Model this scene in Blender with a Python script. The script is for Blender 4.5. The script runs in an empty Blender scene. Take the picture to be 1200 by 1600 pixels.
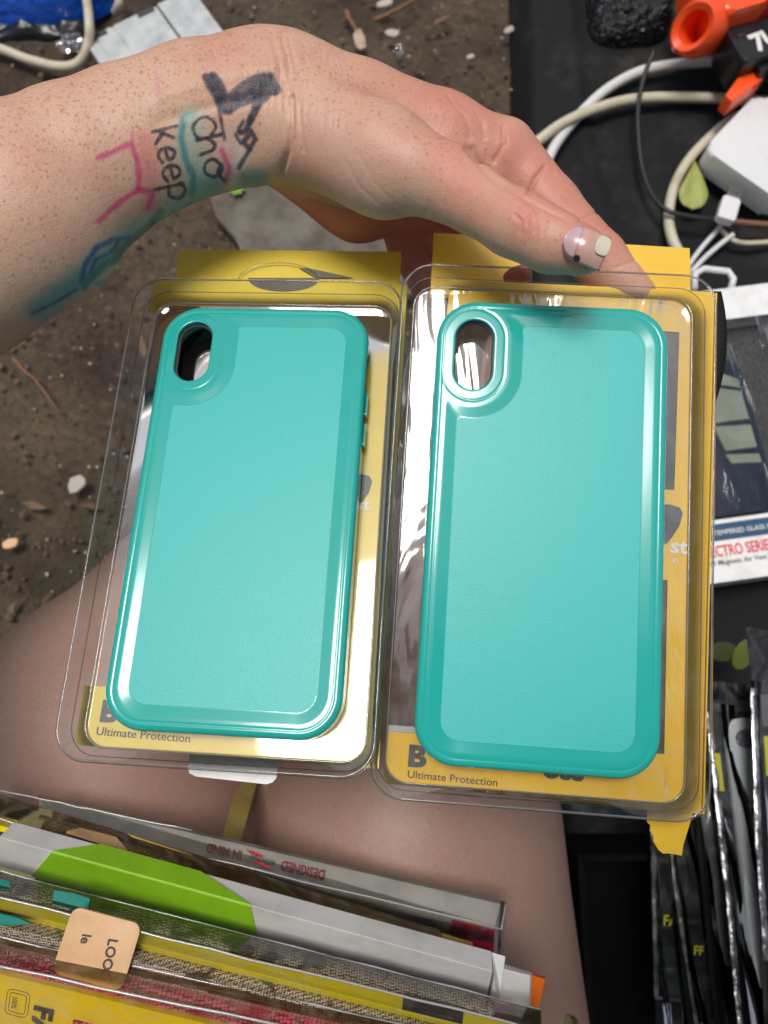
import bpy, bmesh, math, random
import numpy as np
from mathutils import Vector, Matrix
from mathutils.bvhtree import BVHTree
R_ = math.radians
random.seed(7); RNG = np.random.default_rng(7)
scene = bpy.context.scene
COL = scene.collection

# ------------------------------------------------------------------ camera, sky, sun, exposure
F = 1155.0                       # focal length in pixels of the 1200x1600 photograph
CZ = 0.62; TILT = R_(15)
cam_d = bpy.data.cameras.new('camera'); cam = bpy.data.objects.new('camera', cam_d); COL.objects.link(cam)
cam.location = (0, 0, CZ); cam.rotation_euler = (TILT, 0, 0)
cam_d.sensor_width = 36; cam_d.lens = 36*F/1600
cam_d.clip_start = 0.02; cam_d.clip_end = 200
cam_d.dof.use_dof = True; cam_d.dof.focus_distance = 0.262; cam_d.dof.aperture_fstop = 13
scene.camera = cam
scene.render.resolution_x = 768; scene.render.resolution_y = 1024

SUN_DIR = Vector((-0.115, 0.10, 0.98)).normalized()     # towards the sun
w = bpy.data.worlds.new('World'); scene.world = w; w.use_nodes = True
nt = w.node_tree; bg = nt.nodes['Background']
sky = nt.nodes.new('ShaderNodeTexSky'); sky.sky_type = 'NISHITA'; sky.sun_disc = False
sky.sun_elevation = math.asin(SUN_DIR.z); sky.sun_rotation = math.atan2(SUN_DIR.x, SUN_DIR.y)
sky.air_density = 1.0; sky.dust_density = 3.0
hs = nt.nodes.new('ShaderNodeHueSaturation'); hs.inputs['Saturation'].default_value = 0.45
nt.links.new(sky.outputs[0], hs.inputs['Color']); nt.links.new(hs.outputs[0], bg.inputs['Color'])
bg.inputs['Strength'].default_value = 0.075
sun_d = bpy.data.lights.new('sun', 'SUN'); sun = bpy.data.objects.new('sun', sun_d); COL.objects.link(sun)
sun_d.energy = 1.5; sun_d.angle = R_(20); sun_d.color = (1.0, 0.96, 0.9)
sun.rotation_euler = SUN_DIR.to_track_quat('Z', 'Y').to_euler()
sun.location = (0, 0, 3)
scene.view_settings.view_transform = 'Standard'; scene.view_settings.look = 'None'
scene.view_settings.gamma = 1; scene.view_settings.exposure = 0.52

# ------------------------------------------------------------------ maths helpers
CT, ST = math.cos(TILT), math.sin(TILT)
def c2w(a):
    a = np.asarray(a, float); o = np.empty_like(a)
    o[..., 0] = a[..., 0]; o[..., 1] = a[..., 1]*CT - a[..., 2]*ST; o[..., 2] = a[..., 1]*ST + a[..., 2]*CT + CZ
    return o
def pc(px, py, d):               # pixel + depth -> camera space
    return np.array([(px-600)*d/F, -(py-800)*d/F, -d])
def W(px, py, d): return Vector(c2w(pc(px, py, d)))
def G(px, py, z=0.0):            # pixel -> point on the world plane z
    v = c2w(pc(px, py, 1.0)) - np.array([0, 0, CZ]); t = (z-CZ)/v[2]
    return Vector(v*t + np.array([0, 0, CZ]))
def w2px(v):
    v = np.asarray(v, float) - np.array([0, 0, CZ])
    x = v[..., 0]; y = v[..., 1]*CT + v[..., 2]*ST; z = -v[..., 1]*ST + v[..., 2]*CT
    return 600 + F*x/-z, 800 - F*y/-z

# ------------------------------------------------------------------ object helpers
def tag(o, label=None, cat=None, group=None, kind=None):
    if label: o['label'] = label
    if cat: o['category'] = cat
    if group: o['group'] = group
    if kind: o['kind'] = kind
    return o
def thing(name, label, cat, mat=None, group=None):
    o = bpy.data.objects.new(name, None); COL.objects.link(o); o.empty_display_size = 0.02
    if mat is not None: o.matrix_world = mat
    return tag(o, label, cat, group)
def mesh_obj(name, verts, faces, mat=None, parent=None, smooth=False, world=True):
    me = bpy.data.meshes.new(name)
    verts = np.asarray(verts, np.float32).reshape(-1, 3)
    if isinstance(faces, np.ndarray):
        n, k = faces.shape
        me.vertices.add(len(verts)); me.vertices.foreach_set('co', verts.ravel())
        me.loops.add(n*k); me.loops.foreach_set('vertex_index', faces.astype(np.int32).ravel())
        me.polygons.add(n); me.polygons.foreach_set('loop_start', np.arange(0, n*k, k, dtype=np.int32))
        me.update(calc_edges=True)
    else:
        me.from_pydata([tuple(map(float, v)) for v in verts], [], faces); me.update()
    me.validate()
    if smooth: me.polygons.foreach_set('use_smooth', np.ones(len(me.polygons), bool))
    if mat: me.materials.append(mat)
    o = bpy.data.objects.new(name, me); COL.objects.link(o)
    if parent:
        o.parent = parent
        if world: o.matrix_parent_inverse = parent_mw(parent).inverted()
    return o
def parent_mw(p):
    m = p.matrix_basis.copy(); q = p.parent
    return m if q is None else parent_mw(q) @ p.matrix_parent_inverse @ m
def bm_obj(name, bm, mat=None, parent=None, smooth=False, world=True, sharp=None):
    bmesh.ops.recalc_face_normals(bm, faces=bm.faces[:])
    me = bpy.data.meshes.new(name); bm.to_mesh(me); bm.free()
    if smooth:
        me.polygons.foreach_set('use_smooth', np.ones(len(me.polygons), bool))
        if sharp: me.set_sharp_from_angle(angle=R_(sharp))
    if mat: me.materials.append(mat)
    o = bpy.data.objects.new(name, me); COL.objects.link(o)
    if parent:
        o.parent = parent
        if world: o.matrix_parent_inverse = parent_mw(parent).inverted()
    return o
def bev(bm, r, seg=2):
    bmesh.ops.bevel(bm, geom=bm.edges[:], offset=r, segments=seg, affect='EDGES', profile=0.6, clamp_overlap=True)
def catmull(P, n=12):
    P = [np.array(p, float) for p in P]; P = [2*P[0]-P[1]] + P + [2*P[-1]-P[-2]]; out = []
    for i in range(1, len(P)-2):
        for k in range(n):
            t = k/n; a, b, c, d = P[i-1:i+3]
            out.append(0.5*((2*b) + (-a+c)*t + (2*a-5*b+4*c-d)*t*t + (-a+3*b-3*c+d)*t**3))
    out.append(P[-2]); return out
def tube(bm, pts, r, seg=10, cap=True):
    n = len(pts); pts = [Vector(p) for p in pts]; rings = []
    rr = r if hasattr(r, '__len__') else [r]*n
    up = None
    for i, p in enumerate(pts):
        t = (pts[min(i+1, n-1)] - pts[max(i-1, 0)]).normalized()
        if up is None: up = t.orthogonal().normalized()
        up = (up - t*up.dot(t)).normalized(); s = t.cross(up)
        rings.append([bm.verts.new(p + (up*math.cos(a)+s*math.sin(a))*rr[i]) for a in [2*math.pi*k/seg for k in range(seg)]])
    for a, b in zip(rings, rings[1:]):
        for k in range(seg): bm.faces.new((a[k], a[(k+1) % seg], b[(k+1) % seg], b[k]))
    if cap: bm.faces.new(rings[0][::-1]); bm.faces.new(rings[-1])
def cable(name, pts, r, mat, label, group=None, parent=None):
    bm = bmesh.new(); tube(bm, catmull(pts), r, 10)
    o = bm_obj(name, bm, mat, parent, True)
    if not parent: tag(o, label, 'cable', group)
    return o
def prism(bm, pts, z0, z1):      # closed outline (x,y) extruded between z0 and z1
    a = [bm.verts.new((p[0], p[1], z0)) for p in pts]; b = [bm.verts.new((p[0], p[1], z1)) for p in pts]
    bm.faces.new(a[::-1]); bm.faces.new(b); n = len(pts)
    for i in range(n): bm.faces.new((a[i], a[(i+1) % n], b[(i+1) % n], b[i]))
def rrect(x0, x1, y0, y1, r, n=6):
    out = []
    for cx, cy, a0 in ((x1-r, y1-r, 0), (x0+r, y1-r, 90), (x0+r, y0+r, 180), (x1-r, y0+r, 270)):
        for k in range(n+1):
            a = R_(a0+90*k/n); out.append((cx+r*math.cos(a), cy+r*math.sin(a)))
    return out
def fill(name, outer, holes, z, mat, parent, thick=0.0004, world=False):   # flat card with holes
    bm = bmesh.new(); es = []
    for lp in [outer]+holes:
        vs = [bm.verts.new((p[0], p[1], z)) for p in lp]
        es += [bm.edges.new((vs[i], vs[(i+1) % len(vs)])) for i in range(len(vs))]
    bmesh.ops.triangle_fill(bm, edges=es, use_beauty=True, use_dissolve=False)
    g = bmesh.ops.extrude_face_region(bm, geom=bm.faces[:])
    for v in [x for x in g['geom'] if isinstance(x, bmesh.types.BMVert)]: v.co.z -= thick
    return bm_obj(name, bm, mat, parent, False, world)

# ------------------------------------------------------------------ materials
def N(nt, t, **kw):
    n = nt.nodes.new(t)
    for k, v in kw.items():
        if k[:3] == 'in_':
            key = k[3:]; n.inputs[int(key) if key.isdigit() else key.replace('_', ' ')].default_value = v
        else: setattr(n, k, v)
    return n
def mat(name, col, rough=0.5, metal=0.0, coat=0.0, spec=0.5, noise=None, bump=None, sss=0.0, coords='Object', sheen=0):
    m = bpy.data.materials.new(name); m.use_nodes = True; nt = m.node_tree; b = nt.nodes['Principled BSDF']
    b.inputs['Base Color'].default_value = (*col, 1); b.inputs['Roughness'].default_value = rough
    b.inputs['Metallic'].default_value = metal; b.inputs['Coat Weight'].default_value = coat
    b.inputs['Coat Roughness'].default_value = 0.08
    b.inputs['Specular IOR Level'].default_value = spec
    if sheen: b.inputs['Sheen Weight'].default_value = sheen
    tc = N(nt, 'ShaderNodeTexCoord')
    if noise:                    # (scale, second colour, lo, hi)
        s, c2, lo, hi = noise
        n = N(nt, 'ShaderNodeTexNoise', in_Scale=s, in_Detail=6.0, in_Roughness=0.65); nt.links.new(tc.outputs[coords], n.inputs['Vector'])
        mr = N(nt, 'ShaderNodeMapRange', in_From_Min=lo, in_From_Max=hi); nt.links.new(n.outputs['Fac'], mr.inputs['Value'])
        mx = N(nt, 'ShaderNodeMix', data_type='RGBA'); mx.inputs[6].default_value = (*col, 1); mx.inputs[7].default_value = (*c2, 1)
        nt.links.new(mr.outputs[0], mx.inputs[0]); nt.links.new(mx.outputs[2], b.inputs['Base Color'])
    if bump:                     # (scale, strength, distance)
        s, st, di = bump
        n = N(nt, 'ShaderNodeTexNoise', in_Scale=s, in_Detail=4.0); nt.links.new(tc.outputs[coords], n.inputs['Vector'])
        bp = N(nt, 'ShaderNodeBump', in_Strength=st, in_Distance=di); nt.links.new(n.outputs['Fac'], bp.inputs['Height'])
        nt.links.new(bp.outputs[0], b.inputs['Normal'])
    return m
def clear(name, tint=(1, 1, 1), ior=1.5, rough=0.03, bump=None, haze=0.0, scratch=True, hcol=(0.8, 0.8, 0.8)):
    m = bpy.data.materials.new(name); m.use_nodes = True; nt = m.node_tree; nt.nodes.remove(nt.nodes['Principled BSDF'])
    out = nt.nodes['Material Output']; tr = N(nt, 'ShaderNodeBsdfTransparent'); tr.inputs[0].default_value = (*tint, 1)
    gl = N(nt, 'ShaderNodeBsdfGlossy', in_Roughness=rough); fr = N(nt, 'ShaderNodeFresnel', in_IOR=ior)
    mx = N(nt, 'ShaderNodeMixShader'); tc = N(nt, 'ShaderNodeTexCoord')
    if bump:
        s, st, di = bump
        mp = N(nt, 'ShaderNodeMapping'); mp.inputs['Scale'].default_value = (1, 0.25, 1)
        n = N(nt, 'ShaderNodeTexNoise', in_Scale=s, in_Detail=3.0, in_Distortion=1.2)
        nt.links.new(tc.outputs['Object'], mp.inputs['Vector']); nt.links.new(mp.outputs[0], n.inputs['Vector'])
        bp = N(nt, 'ShaderNodeBump', in_Strength=st, in_Distance=di); nt.links.new(n.outputs['Fac'], bp.inputs['Height'])
        nt.links.new(bp.outputs[0], gl.inputs['Normal']); nt.links.new(bp.outputs[0], fr.inputs['Normal'])
    last = tr
    if haze:
        df = N(nt, 'ShaderNodeBsdfDiffuse'); df.inputs[0].default_value = (*hcol, 1)
        m2 = N(nt, 'ShaderNodeMixShader'); m2.inputs[0].default_value = haze
        if scratch:
            nn = N(nt, 'ShaderNodeTexNoise', in_Scale=60.0, in_Detail=8.0, in_Distortion=2.0); nt.links.new(tc.outputs['Object'], nn.inputs['Vector'])
            mr = N(nt, 'ShaderNodeMapRange', in_From_Min=0.45, in_From_Max=0.8, in_To_Min=0.3*haze, in_To_Max=2.2*haze)
            nt.links.new(nn.outputs['Fac'], mr.inputs['Value']); nt.links.new(mr.outputs[0], m2.inputs[0])
        nt.links.new(tr.outputs[0], m2.inputs[1]); nt.links.new(df.outputs[0], m2.inputs[2]); last = m2
    nt.links.new(fr.outputs[0], mx.inputs[0]); nt.links.new(last.outputs[0], mx.inputs[1]); nt.links.new(gl.outputs[0], mx.inputs[2])
    nt.links.new(mx.outputs[0], out.inputs['Surface'])
    return m

TEAL = (0.022, 0.41, 0.365)
M = {}
M['teal'] = mat('teal_gloss_plastic', TEAL, 0.14, coat=0.3)
M['teal_tex'] = mat('teal_textured_plastic', (0.052, 0.50, 0.47), 0.34, bump=(2500, 0.6, 0.00018), spec=0.42)
M['liner'] = mat('grey_rubber', (0.05, 0.05, 0.055), 0.6, bump=(900, 0.2, 0.0002))
M['yel_r'] = mat('orange_yellow_card', (0.80, 0.49, 0.02), 0.5, noise=(55, (0.84, 0.54, 0.035), 0.4, 0.7), coat=0.15)
M['yel_l'] = mat('sheen_yellow_card', (0.80, 0.62, 0.07), 0.45, noise=(55, (0.74, 0.56, 0.05), 0.4, 0.7), coat=0.2)  # same yellow card, its greenish sheen put into the colour
M['yel_s'] = mat('bright_yellow_print', (0.88, 0.74, 0.0), 0.35, noise=(90, (0.80, 0.66, 0.0), 0.5, 0.75), coat=0.3)
M['tray'] = clear('clear_blister_wall', (0.95, 0.95, 0.95), 1.5, 0.03, haze=0.05)
M['floor_l'] = clear('clear_blister_floor', (0.97, 0.97, 0.97), 2.0, 0.05, bump=(9, 0.05, 0.002), haze=0.03)
M['floor_r'] = clear('clear_blister_floor_wavy', (0.96, 0.96, 0.97), 2.0, 0.07, bump=(38, 0.6, 0.0036), haze=0.06)
M['sleeve'] = clear('clear_sleeve_film', (0.96, 0.95, 0.90), 1.45, 0.06, bump=(40, 0.25, 0.001), haze=0.045)
M['sleeve_y'] = clear('yellowed_sleeve_film', (0.94, 0.86, 0.55), 1.45, 0.06, bump=(40, 0.25, 0.001), haze=0.13, hcol=(.72, .62, .38))
M['edge'] = mat('pale_plastic_edge', (0.62, 0.62, 0.60), 0.25)
M['ink'] = mat('black_ink', (0.03, 0.03, 0.035), 0.5)
M['ink_g'] = mat('grey_ink', (0.06, 0.07, 0.08), 0.5)
M['ink_w'] = mat('white_ink', (0.75, 0.75, 0.7), 0.5)
M['ink_red'] = mat('red_ink', (0.55, 0.01, 0.03), 0.45)
M['white'] = mat('white_card', (0.82, 0.82, 0.81), 0.45, noise=(45, (0.62, 0.62, 0.61), 0.45, 0.75), coat=0.1)
M['white_pl'] = mat('white_plastic', (0.72, 0.72, 0.72), 0.35, noise=(25, (0.50, 0.48, 0.44), 0.58, 0.78))
M['cream'] = mat('aged_cream_rubber', (0.58, 0.53, 0.40), 0.45, noise=(30, (0.36, 0.29, 0.17), 0.5, 0.75), bump=(90, 0.15, 0.001))
M['cwhite'] = mat('white_cable_rubber', (0.68, 0.68, 0.66), 0.4, noise=(40, (0.45, 0.43, 0.4), 0.55, 0.75))
M['blackc'] = mat('black_cable_rubber', (0.02, 0.02, 0.02), 0.4)
M['blackp'] = mat('black_plastic', (0.012, 0.012, 0.014), 0.3, noise=(20, (0.03, 0.03, 0.03), 0.5, 0.8), bump=(35, 0.2, 0.002))  # covers the lump standing in for the shadow below the blue bag
M['orange'] = mat('orange_plastic', (0.95, 0.09, 0.012), 0.28, coat=0.3)
M['red'] = mat('red_plastic', (0.55, 0.008, 0.015), 0.25, coat=0.4)
M['foil'] = mat('silver_foil_edge', (0.50, 0.50, 0.52), 0.3, metal=0.8, noise=(35, (0.06, 0.06, 0.065), 0.42, 0.62), bump=(90, 0.5, 0.002))
M['green'] = mat('lime_green_print', (0.32, 0.68, 0.015), 0.4, noise=(60, (0.27, 0.60, 0.01), 0.45, 0.7))
M['navy'] = mat('navy_plastic', (0.006, 0.014, 0.032), 0.5, spec=.25, noise=(15, (0.010, 0.020, 0.04), 0.4, 0.7))
M['olive'] = mat('pale_olive_plastic', (0.24, 0.27, 0.20), 0.4, noise=(30, (0.14, 0.17, 0.13), 0.4, 0.7))
M['steel'] = mat('brushed_grey_metal', (0.56, 0.58, 0.58), 0.45, metal=0.25, noise=(35, (0.35, 0.37, 0.37), 0.42, 0.7), bump=(120, 0.15, 0.001))
M['bluebag'] = mat('shiny_blue_film', (0.0, 0.10, 0.62), 0.2, coat=0.5, bump=(40, 0.8, 0.01))
M['leaf'] = mat('pale_green_leaf', (0.36, 0.38, 0.10), 0.6, noise=(70, (0.24, 0.28, 0.06), 0.4, 0.7), bump=(150, 0.3, 0.001))
M['stone'] = mat('grey_paving', (0.165, 0.148, 0.128), 0.9, noise=(24, (0.085, 0.066, 0.048), 0.40, 0.66), bump=(120, 0.5, 0.002))
M['tan'] = mat('tan_leather', (0.72, 0.45, 0.24), 0.5, noise=(30, (0.55, 0.27, 0.11), 0.45, 0.75), bump=(160, 0.3, 0.001))
M['tealfab'] = mat('teal_fabric', (0.008, 0.22, 0.18), 0.7, bump=(900, 0.5, 0.0006))
M['quartz'] = mat('pale_chip', (0.42, 0.39, 0.34), 0.6, noise=(60, (0.4, 0.36, 0.3), 0.45, 0.7))
M['twig'] = mat('dry_twig', (0.20, 0.10, 0.05), 0.8, bump=(300, 0.5, 0.001))
M['cloth'] = mat('grey_jersey', (0.12, 0.12, 0.14), 0.9, bump=(900, 0.3, 0.001))
M['denim'] = mat('blue_denim', (0.05, 0.07, 0.13), 0.9, bump=(900, 0.3, 0.001))
M['hair'] = mat('brown_hair', (0.10, 0.045, 0.02), 0.5, bump=(300, 0.6, 0.003))

def mat_cloth_black():
    m = mat('dusty_black_cloth', (0.009, 0.010, 0.011), 0.8, spec=.25, noise=(16, (0.050, 0.044, 0.038), 0.50, 0.78), bump=(260, 0.5, 0.002))
    return m
M['mat'] = mat_cloth_black()
def mat_soil():
    m = bpy.data.materials.new('damp_soil'); m.use_nodes = True; nt = m.node_tree; b = nt.nodes['Principled BSDF']
    tc = N(nt, 'ShaderNodeTexCoord')
    def noi(s, d=8.0, r=0.6):
        n = N(nt, 'ShaderNodeTexNoise', in_Scale=s, in_Detail=d, in_Roughness=r); nt.links.new(tc.outputs['Object'], n.inputs['Vector']); return n
    n1 = noi(7); cr = N(nt, 'ShaderNodeValToRGB'); e = cr.color_ramp.elements
    e[0].position = 0.33; e[0].color = (0.034, 0.022, 0.013, 1); e[1].position = 0.70; e[1].color = (0.165, 0.115, 0.072, 1)
    nt.links.new(n1.outputs['Fac'], cr.inputs[0])
    n2 = noi(150, 8, 0.8); mr = N(nt, 'ShaderNodeMapRange', in_From_Min=0.35, in_From_Max=0.7, in_To_Min=0.45, in_To_Max=1.6)
    nt.links.new(n2.outputs['Fac'], mr.inputs['Value'])
    mx = N(nt, 'ShaderNodeMix', data_type='RGBA', blend_type='MULTIPLY'); mx.inputs[0].default_value = 1
    nt.links.new(cr.outputs[0], mx.inputs[6]); nt.links.new(mr.outputs[0], mx.inputs[7])
    n3 = noi(3.2); mr3 = N(nt, 'ShaderNodeMapRange', in_From_Min=0.55, in_From_Max=0.75, in_To_Max=0.5); nt.links.new(n3.outputs['Fac'], mr3.inputs['Value'])
    mg = N(nt, 'ShaderNodeMix', data_type='RGBA'); mg.inputs[7].default_value = (0.05, 0.06, 0.02, 1)
    nt.links.new(mr3.outputs[0], mg.inputs[0]); nt.links.new(mx.outputs[2], mg.inputs[6]); nt.links.new(mg.outputs[2], b.inputs['Base Color'])
    rr = N(nt, 'ShaderNodeMapRange', in_From_Min=0.35, in_From_Max=0.65, in_To_Min=0.5, in_To_Max=0.95); nt.links.new(n2.outputs['Fac'], rr.inputs['Value']); nt.links.new(rr.outputs[0], b.inputs['Roughness'])
    bp = N(nt, 'ShaderNodeBump', in_Strength=0.8, in_Distance=0.006); nt.links.new(n2.outputs['Fac'], bp.inputs['Height']); nt.links.new(bp.outputs[0], b.inputs['Normal'])
    return m
M['soil'] = mat_soil()
def mat_skin():
    m = bpy.data.materials.new('freckled_skin'); m.use_nodes = True; nt = m.node_tree; b = nt.nodes['Principled BSDF']
    L = nt.links.new; tc = N(nt, 'ShaderNodeTexCoord')
    def noi(s, d=5.0, r=0.6):
        n = N(nt, 'ShaderNodeTexNoise', in_Scale=s, in_Detail=d, in_Roughness=r); L(tc.outputs['Object'], n.inputs['Vector']); return n
    def mix(f, a, bb, t='MIX'):
        x = N(nt, 'ShaderNodeMix', data_type='RGBA', blend_type=t)
        for s, v in ((0, f), (6, a), (7, bb)):
            if isinstance(v, (int, float)): x.inputs[s].default_value = v
            elif isinstance(v, tuple): x.inputs[s].default_value = (*v, 1)
            else: L(v, x.inputs[s])
        return x.outputs[2]
    def mr(v, a, bb, c=0.0, d=1.0):
        x = N(nt, 'ShaderNodeMapRange', in_From_Min=a, in_From_Max=bb, in_To_Min=c, in_To_Max=d); L(v, x.inputs['Value']); return x.outputs[0]
    base = mix(mr(noi(26).outputs['Fac'], 0.38, 0.66), (0.63, 0.405, 0.285), (0.58, 0.315, 0.22))
    base = mix(mr(noi(95).outputs['Fac'], 0.45, 0.75, 0, 0.5), base, (0.64, 0.43, 0.34))
    at = N(nt, 'ShaderNodeAttribute', attribute_name='tone')       # r: redness  g: freckle density  b: bluish pallor, painted shade on the body
    sp = N(nt, 'ShaderNodeSeparateColor'); L(at.outputs['Color'], sp.inputs[0])
    base = mix(mr(noi(13, 3.0).outputs['Fac'], 0.50, 0.72, 0, 0.45), base, (0.60, 0.25, 0.19))
    base = mix(sp.outputs[0], base, (0.58, 0.20, 0.15))
    base = mix(sp.outputs[2], base, (0.46, 0.36, 0.32))
    def freckle(scale, size, thr, strength, col):
        nonlocal base
        v = N(nt, 'ShaderNodeTexVoronoi', in_Scale=scale, in_Randomness=1.0)
        dd = N(nt, 'ShaderNodeVectorMath', operation='ADD'); nn = N(nt, 'ShaderNodeTexNoise', in_Scale=scale*1.7, in_Detail=2.0)
        sc = N(nt, 'ShaderNodeVectorMath', operation='SCALE', in_Scale=0.5/scale)
        L(tc.outputs['Object'], nn.inputs['Vector']); L(nn.outputs['Color'], sc.inputs[0]); L(tc.outputs['Object'], dd.inputs[0]); L(sc.outputs[0], dd.inputs[1]); L(dd.outputs[0], v.inputs['Vector'])
        spot = mr(v.outputs['Distance'], size, size*0.25)
        sc2 = N(nt, 'ShaderNodeSeparateColor'); L(v.outputs['Color'], sc2.inputs[0])
        sel = N(nt, 'ShaderNodeMath', operation='SUBTRACT'); L(sp.outputs[1], sel.inputs[0]); L(sc2.outputs[0], sel.inputs[1])
        selr = mr(sel.outputs[0], thr, thr+0.25)
        mu = N(nt, 'ShaderNodeMath', operation='MULTIPLY'); L(spot, mu.inputs[0]); L(selr, mu.inputs[1])
        m3 = N(nt, 'ShaderNodeMath', operation='MULTIPLY', in_1=strength); L(mu.outputs[0], m3.inputs[0])
        base = mix(m3.outputs[0], base, col)
    freckle(520, 0.42, -0.22, 0.65, (0.40, 0.15, 0.08))
    freckle(1000, 0.50, -0.35, 0.5, (0.46, 0.20, 0.12))
    freckle(260, 0.24, 0.05, 0.7, (0.36, 0.13, 0.07))
    ik = N(nt, 'ShaderNodeAttribute', attribute_name='ink')  # tattoo ink on the arm; darkening in place of shade on the body
    n = noi(520, 3.0); ia = N(nt, 'ShaderNodeMath', operation='MULTIPLY'); L(ik.outputs['Alpha'], ia.inputs[0]); L(mr(n.outputs['Fac'], 0.3, 0.6, 0.85, 1.0), ia.inputs[1])
    base = mix(ia.outputs[0], base, ik.outputs['Color'])
    L(base, b.inputs['Base Color'])
    b.inputs['Subsurface Weight'].default_value = 0.12; b.inputs['Subsurface Radius'].default_value = (1.0, 0.35, 0.2); b.inputs['Subsurface Scale'].default_value = 0.004
    b.inputs['Roughness'].default_value = 0.48; b.inputs['Specular IOR Level'].default_value = 0.45
    v = N(nt, 'ShaderNodeTexVoronoi', in_Scale=1300.0); L(tc.outputs['Object'], v.inputs['Vector'])
    n4 = noi(260, 6.0); ad = N(nt, 'ShaderNodeMath', operation='MULTIPLY_ADD', in_1=0.35); L(v.outputs['Distance'], ad.inputs[0]); L(n4.outputs['Fac'], ad.inputs[2])
    bp = N(nt, 'ShaderNodeBump', in_Strength=0.32, in_Distance=0.0006); L(ad.outputs[0], bp.inputs['Height']); L(bp.outputs[0], b.inputs['Normal'])
    return m
M['skin'] = mat_skin()
def mat_weave(name, a, bcol, scale, blob=None, bscale=18):
    m = bpy.data.materials.new(name); m.use_nodes = True; nt = m.node_tree; b = nt.nodes['Principled BSDF']; L = nt.links.new
    tc = N(nt, 'ShaderNodeTexCoord'); mp = N(nt, 'ShaderNodeMapping'); mp.inputs['Scale'].default_value = (1, 1.35, 1); L(tc.outputs['Object'], mp.inputs['Vector'])
    v = N(nt, 'ShaderNodeTexVoronoi', in_Scale=scale, in_Randomness=0.3); L(mp.outputs[0], v.inputs['Vector'])
    mr = N(nt, 'ShaderNodeMapRange', in_From_Min=0.42, in_From_Max=0.58); L(v.outputs['Distance'], mr.inputs['Value'])
    mx = N(nt, 'ShaderNodeMix', data_type='RGBA'); mx.inputs[6].default_value = (*a, 1); mx.inputs[7].default_value = (*bcol, 1); L(mr.outputs[0], mx.inputs[0])
    last = mx.outputs[2]
    if blob:
        n = N(nt, 'ShaderNodeTexNoise', in_Scale=bscale*4, in_Detail=2.0, in_Distortion=0.8); L(tc.outputs['Object'], n.inputs['Vector'])
        r2 = N(nt, 'ShaderNodeMapRange', in_From_Min=0.56, in_From_Max=0.62, in_To_Max=0.85); L(n.outputs['Fac'], r2.inputs['Value'])
        m2 = N(nt, 'ShaderNodeMix', data_type='RGBA'); m2.inputs[7].default_value = (*blob, 1); L(r2.outputs[0], m2.inputs[0]); L(last, m2.inputs[6]); last = m2.outputs[2]
    L(last, b.inputs['Base Color']); b.inputs['Roughness'].default_value = 0.55
    bp = N(nt, 'ShaderNodeBump', in_Strength=0.5, in_Distance=0.0005, invert=True); L(v.outputs['Distance'], bp.inputs['Height']); L(bp.outputs[0], b.inputs['Normal'])
    return m
M['snake'] = mat_weave('brown_woven_print', (0.62, 0.53, 0.40), (0.07, 0.05, 0.04), 1050, (0.03, 0.022, 0.018))
M['pink'] = mat_weave('pink_glitter_weave', (0.92, 0.10, 0.50), (0.14, 0.01, 0.08), 700, (0.40, 0.02, 0.16), 30)
M['carbon'] = mat_weave('black_weave', (0.05, 0.05, 0.05), (0.008, 0.008, 0.01), 320)

# ------------------------------------------------------------------ distance-field meshing
def surface_nets(S, org, h):
    nx, ny, nz = S.shape; neg = S < 0
    c = np.zeros((nx-1, ny-1, nz-1), np.int8)
    for dx in (0, 1):
        for dy in (0, 1):
            for dz in (0, 1): c += neg[dx:nx-1+dx, dy:ny-1+dy, dz:nz-1+dz]
    act = (c > 0) & (c < 8); I = np.argwhere(act); idx = -np.ones(act.shape, np.int64); idx[tuple(I.T)] = np.arange(len(I))
    acc = np.zeros((len(I), 3)); cnt = np.zeros(len(I)); cor = {}
    for dx in (0, 1):
        for dy in (0, 1):
            for dz in (0, 1): cor[(dx, dy, dz)] = S[I[:, 0]+dx, I[:, 1]+dy, I[:, 2]+dz]
    for a in cor:
        for ax in range(3):
            if a[ax] == 0:
                b = list(a); b[ax] = 1; va, vb = cor[a], cor[tuple(b)]; m = (va < 0) != (vb < 0)
                t = np.where(m, va/np.where(m, va-vb, 1), 0)
                for k in range(3): acc[:, k] += m*(a[k] + (t if k == ax else 0))
                cnt += m
    V = (I + acc/np.maximum(cnt, 1)[:, None])*h + org
    Q = []
    for ax in range(3):
        u, v = [(1, 2), (2, 0), (0, 1)][ax]
        sl0 = [slice(None)]*3; sl1 = [slice(None)]*3; sl0[ax] = slice(0, -1); sl1[ax] = slice(1, None)
        for k in (u, v): sl0[k] = slice(1, -1); sl1[k] = slice(1, -1)
        A, B = neg[tuple(sl0)], neg[tuple(sl1)]; E = np.argwhere(A != B)
        if not len(E): continue
        s = A[tuple(E.T)]; P = E.copy(); P[:, u] += 1; P[:, v] += 1
        def at(du, dv):
            q = P.copy(); q[:, u] += du; q[:, v] += dv; return idx[tuple(q.T)]
        q = np.stack([at(-1, -1), at(0, -1), at(0, 0), at(-1, 0)], 1)
        q[~s] = q[~s][:, ::-1]; Q.append(q)
    return V, np.concatenate(Q)
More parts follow.
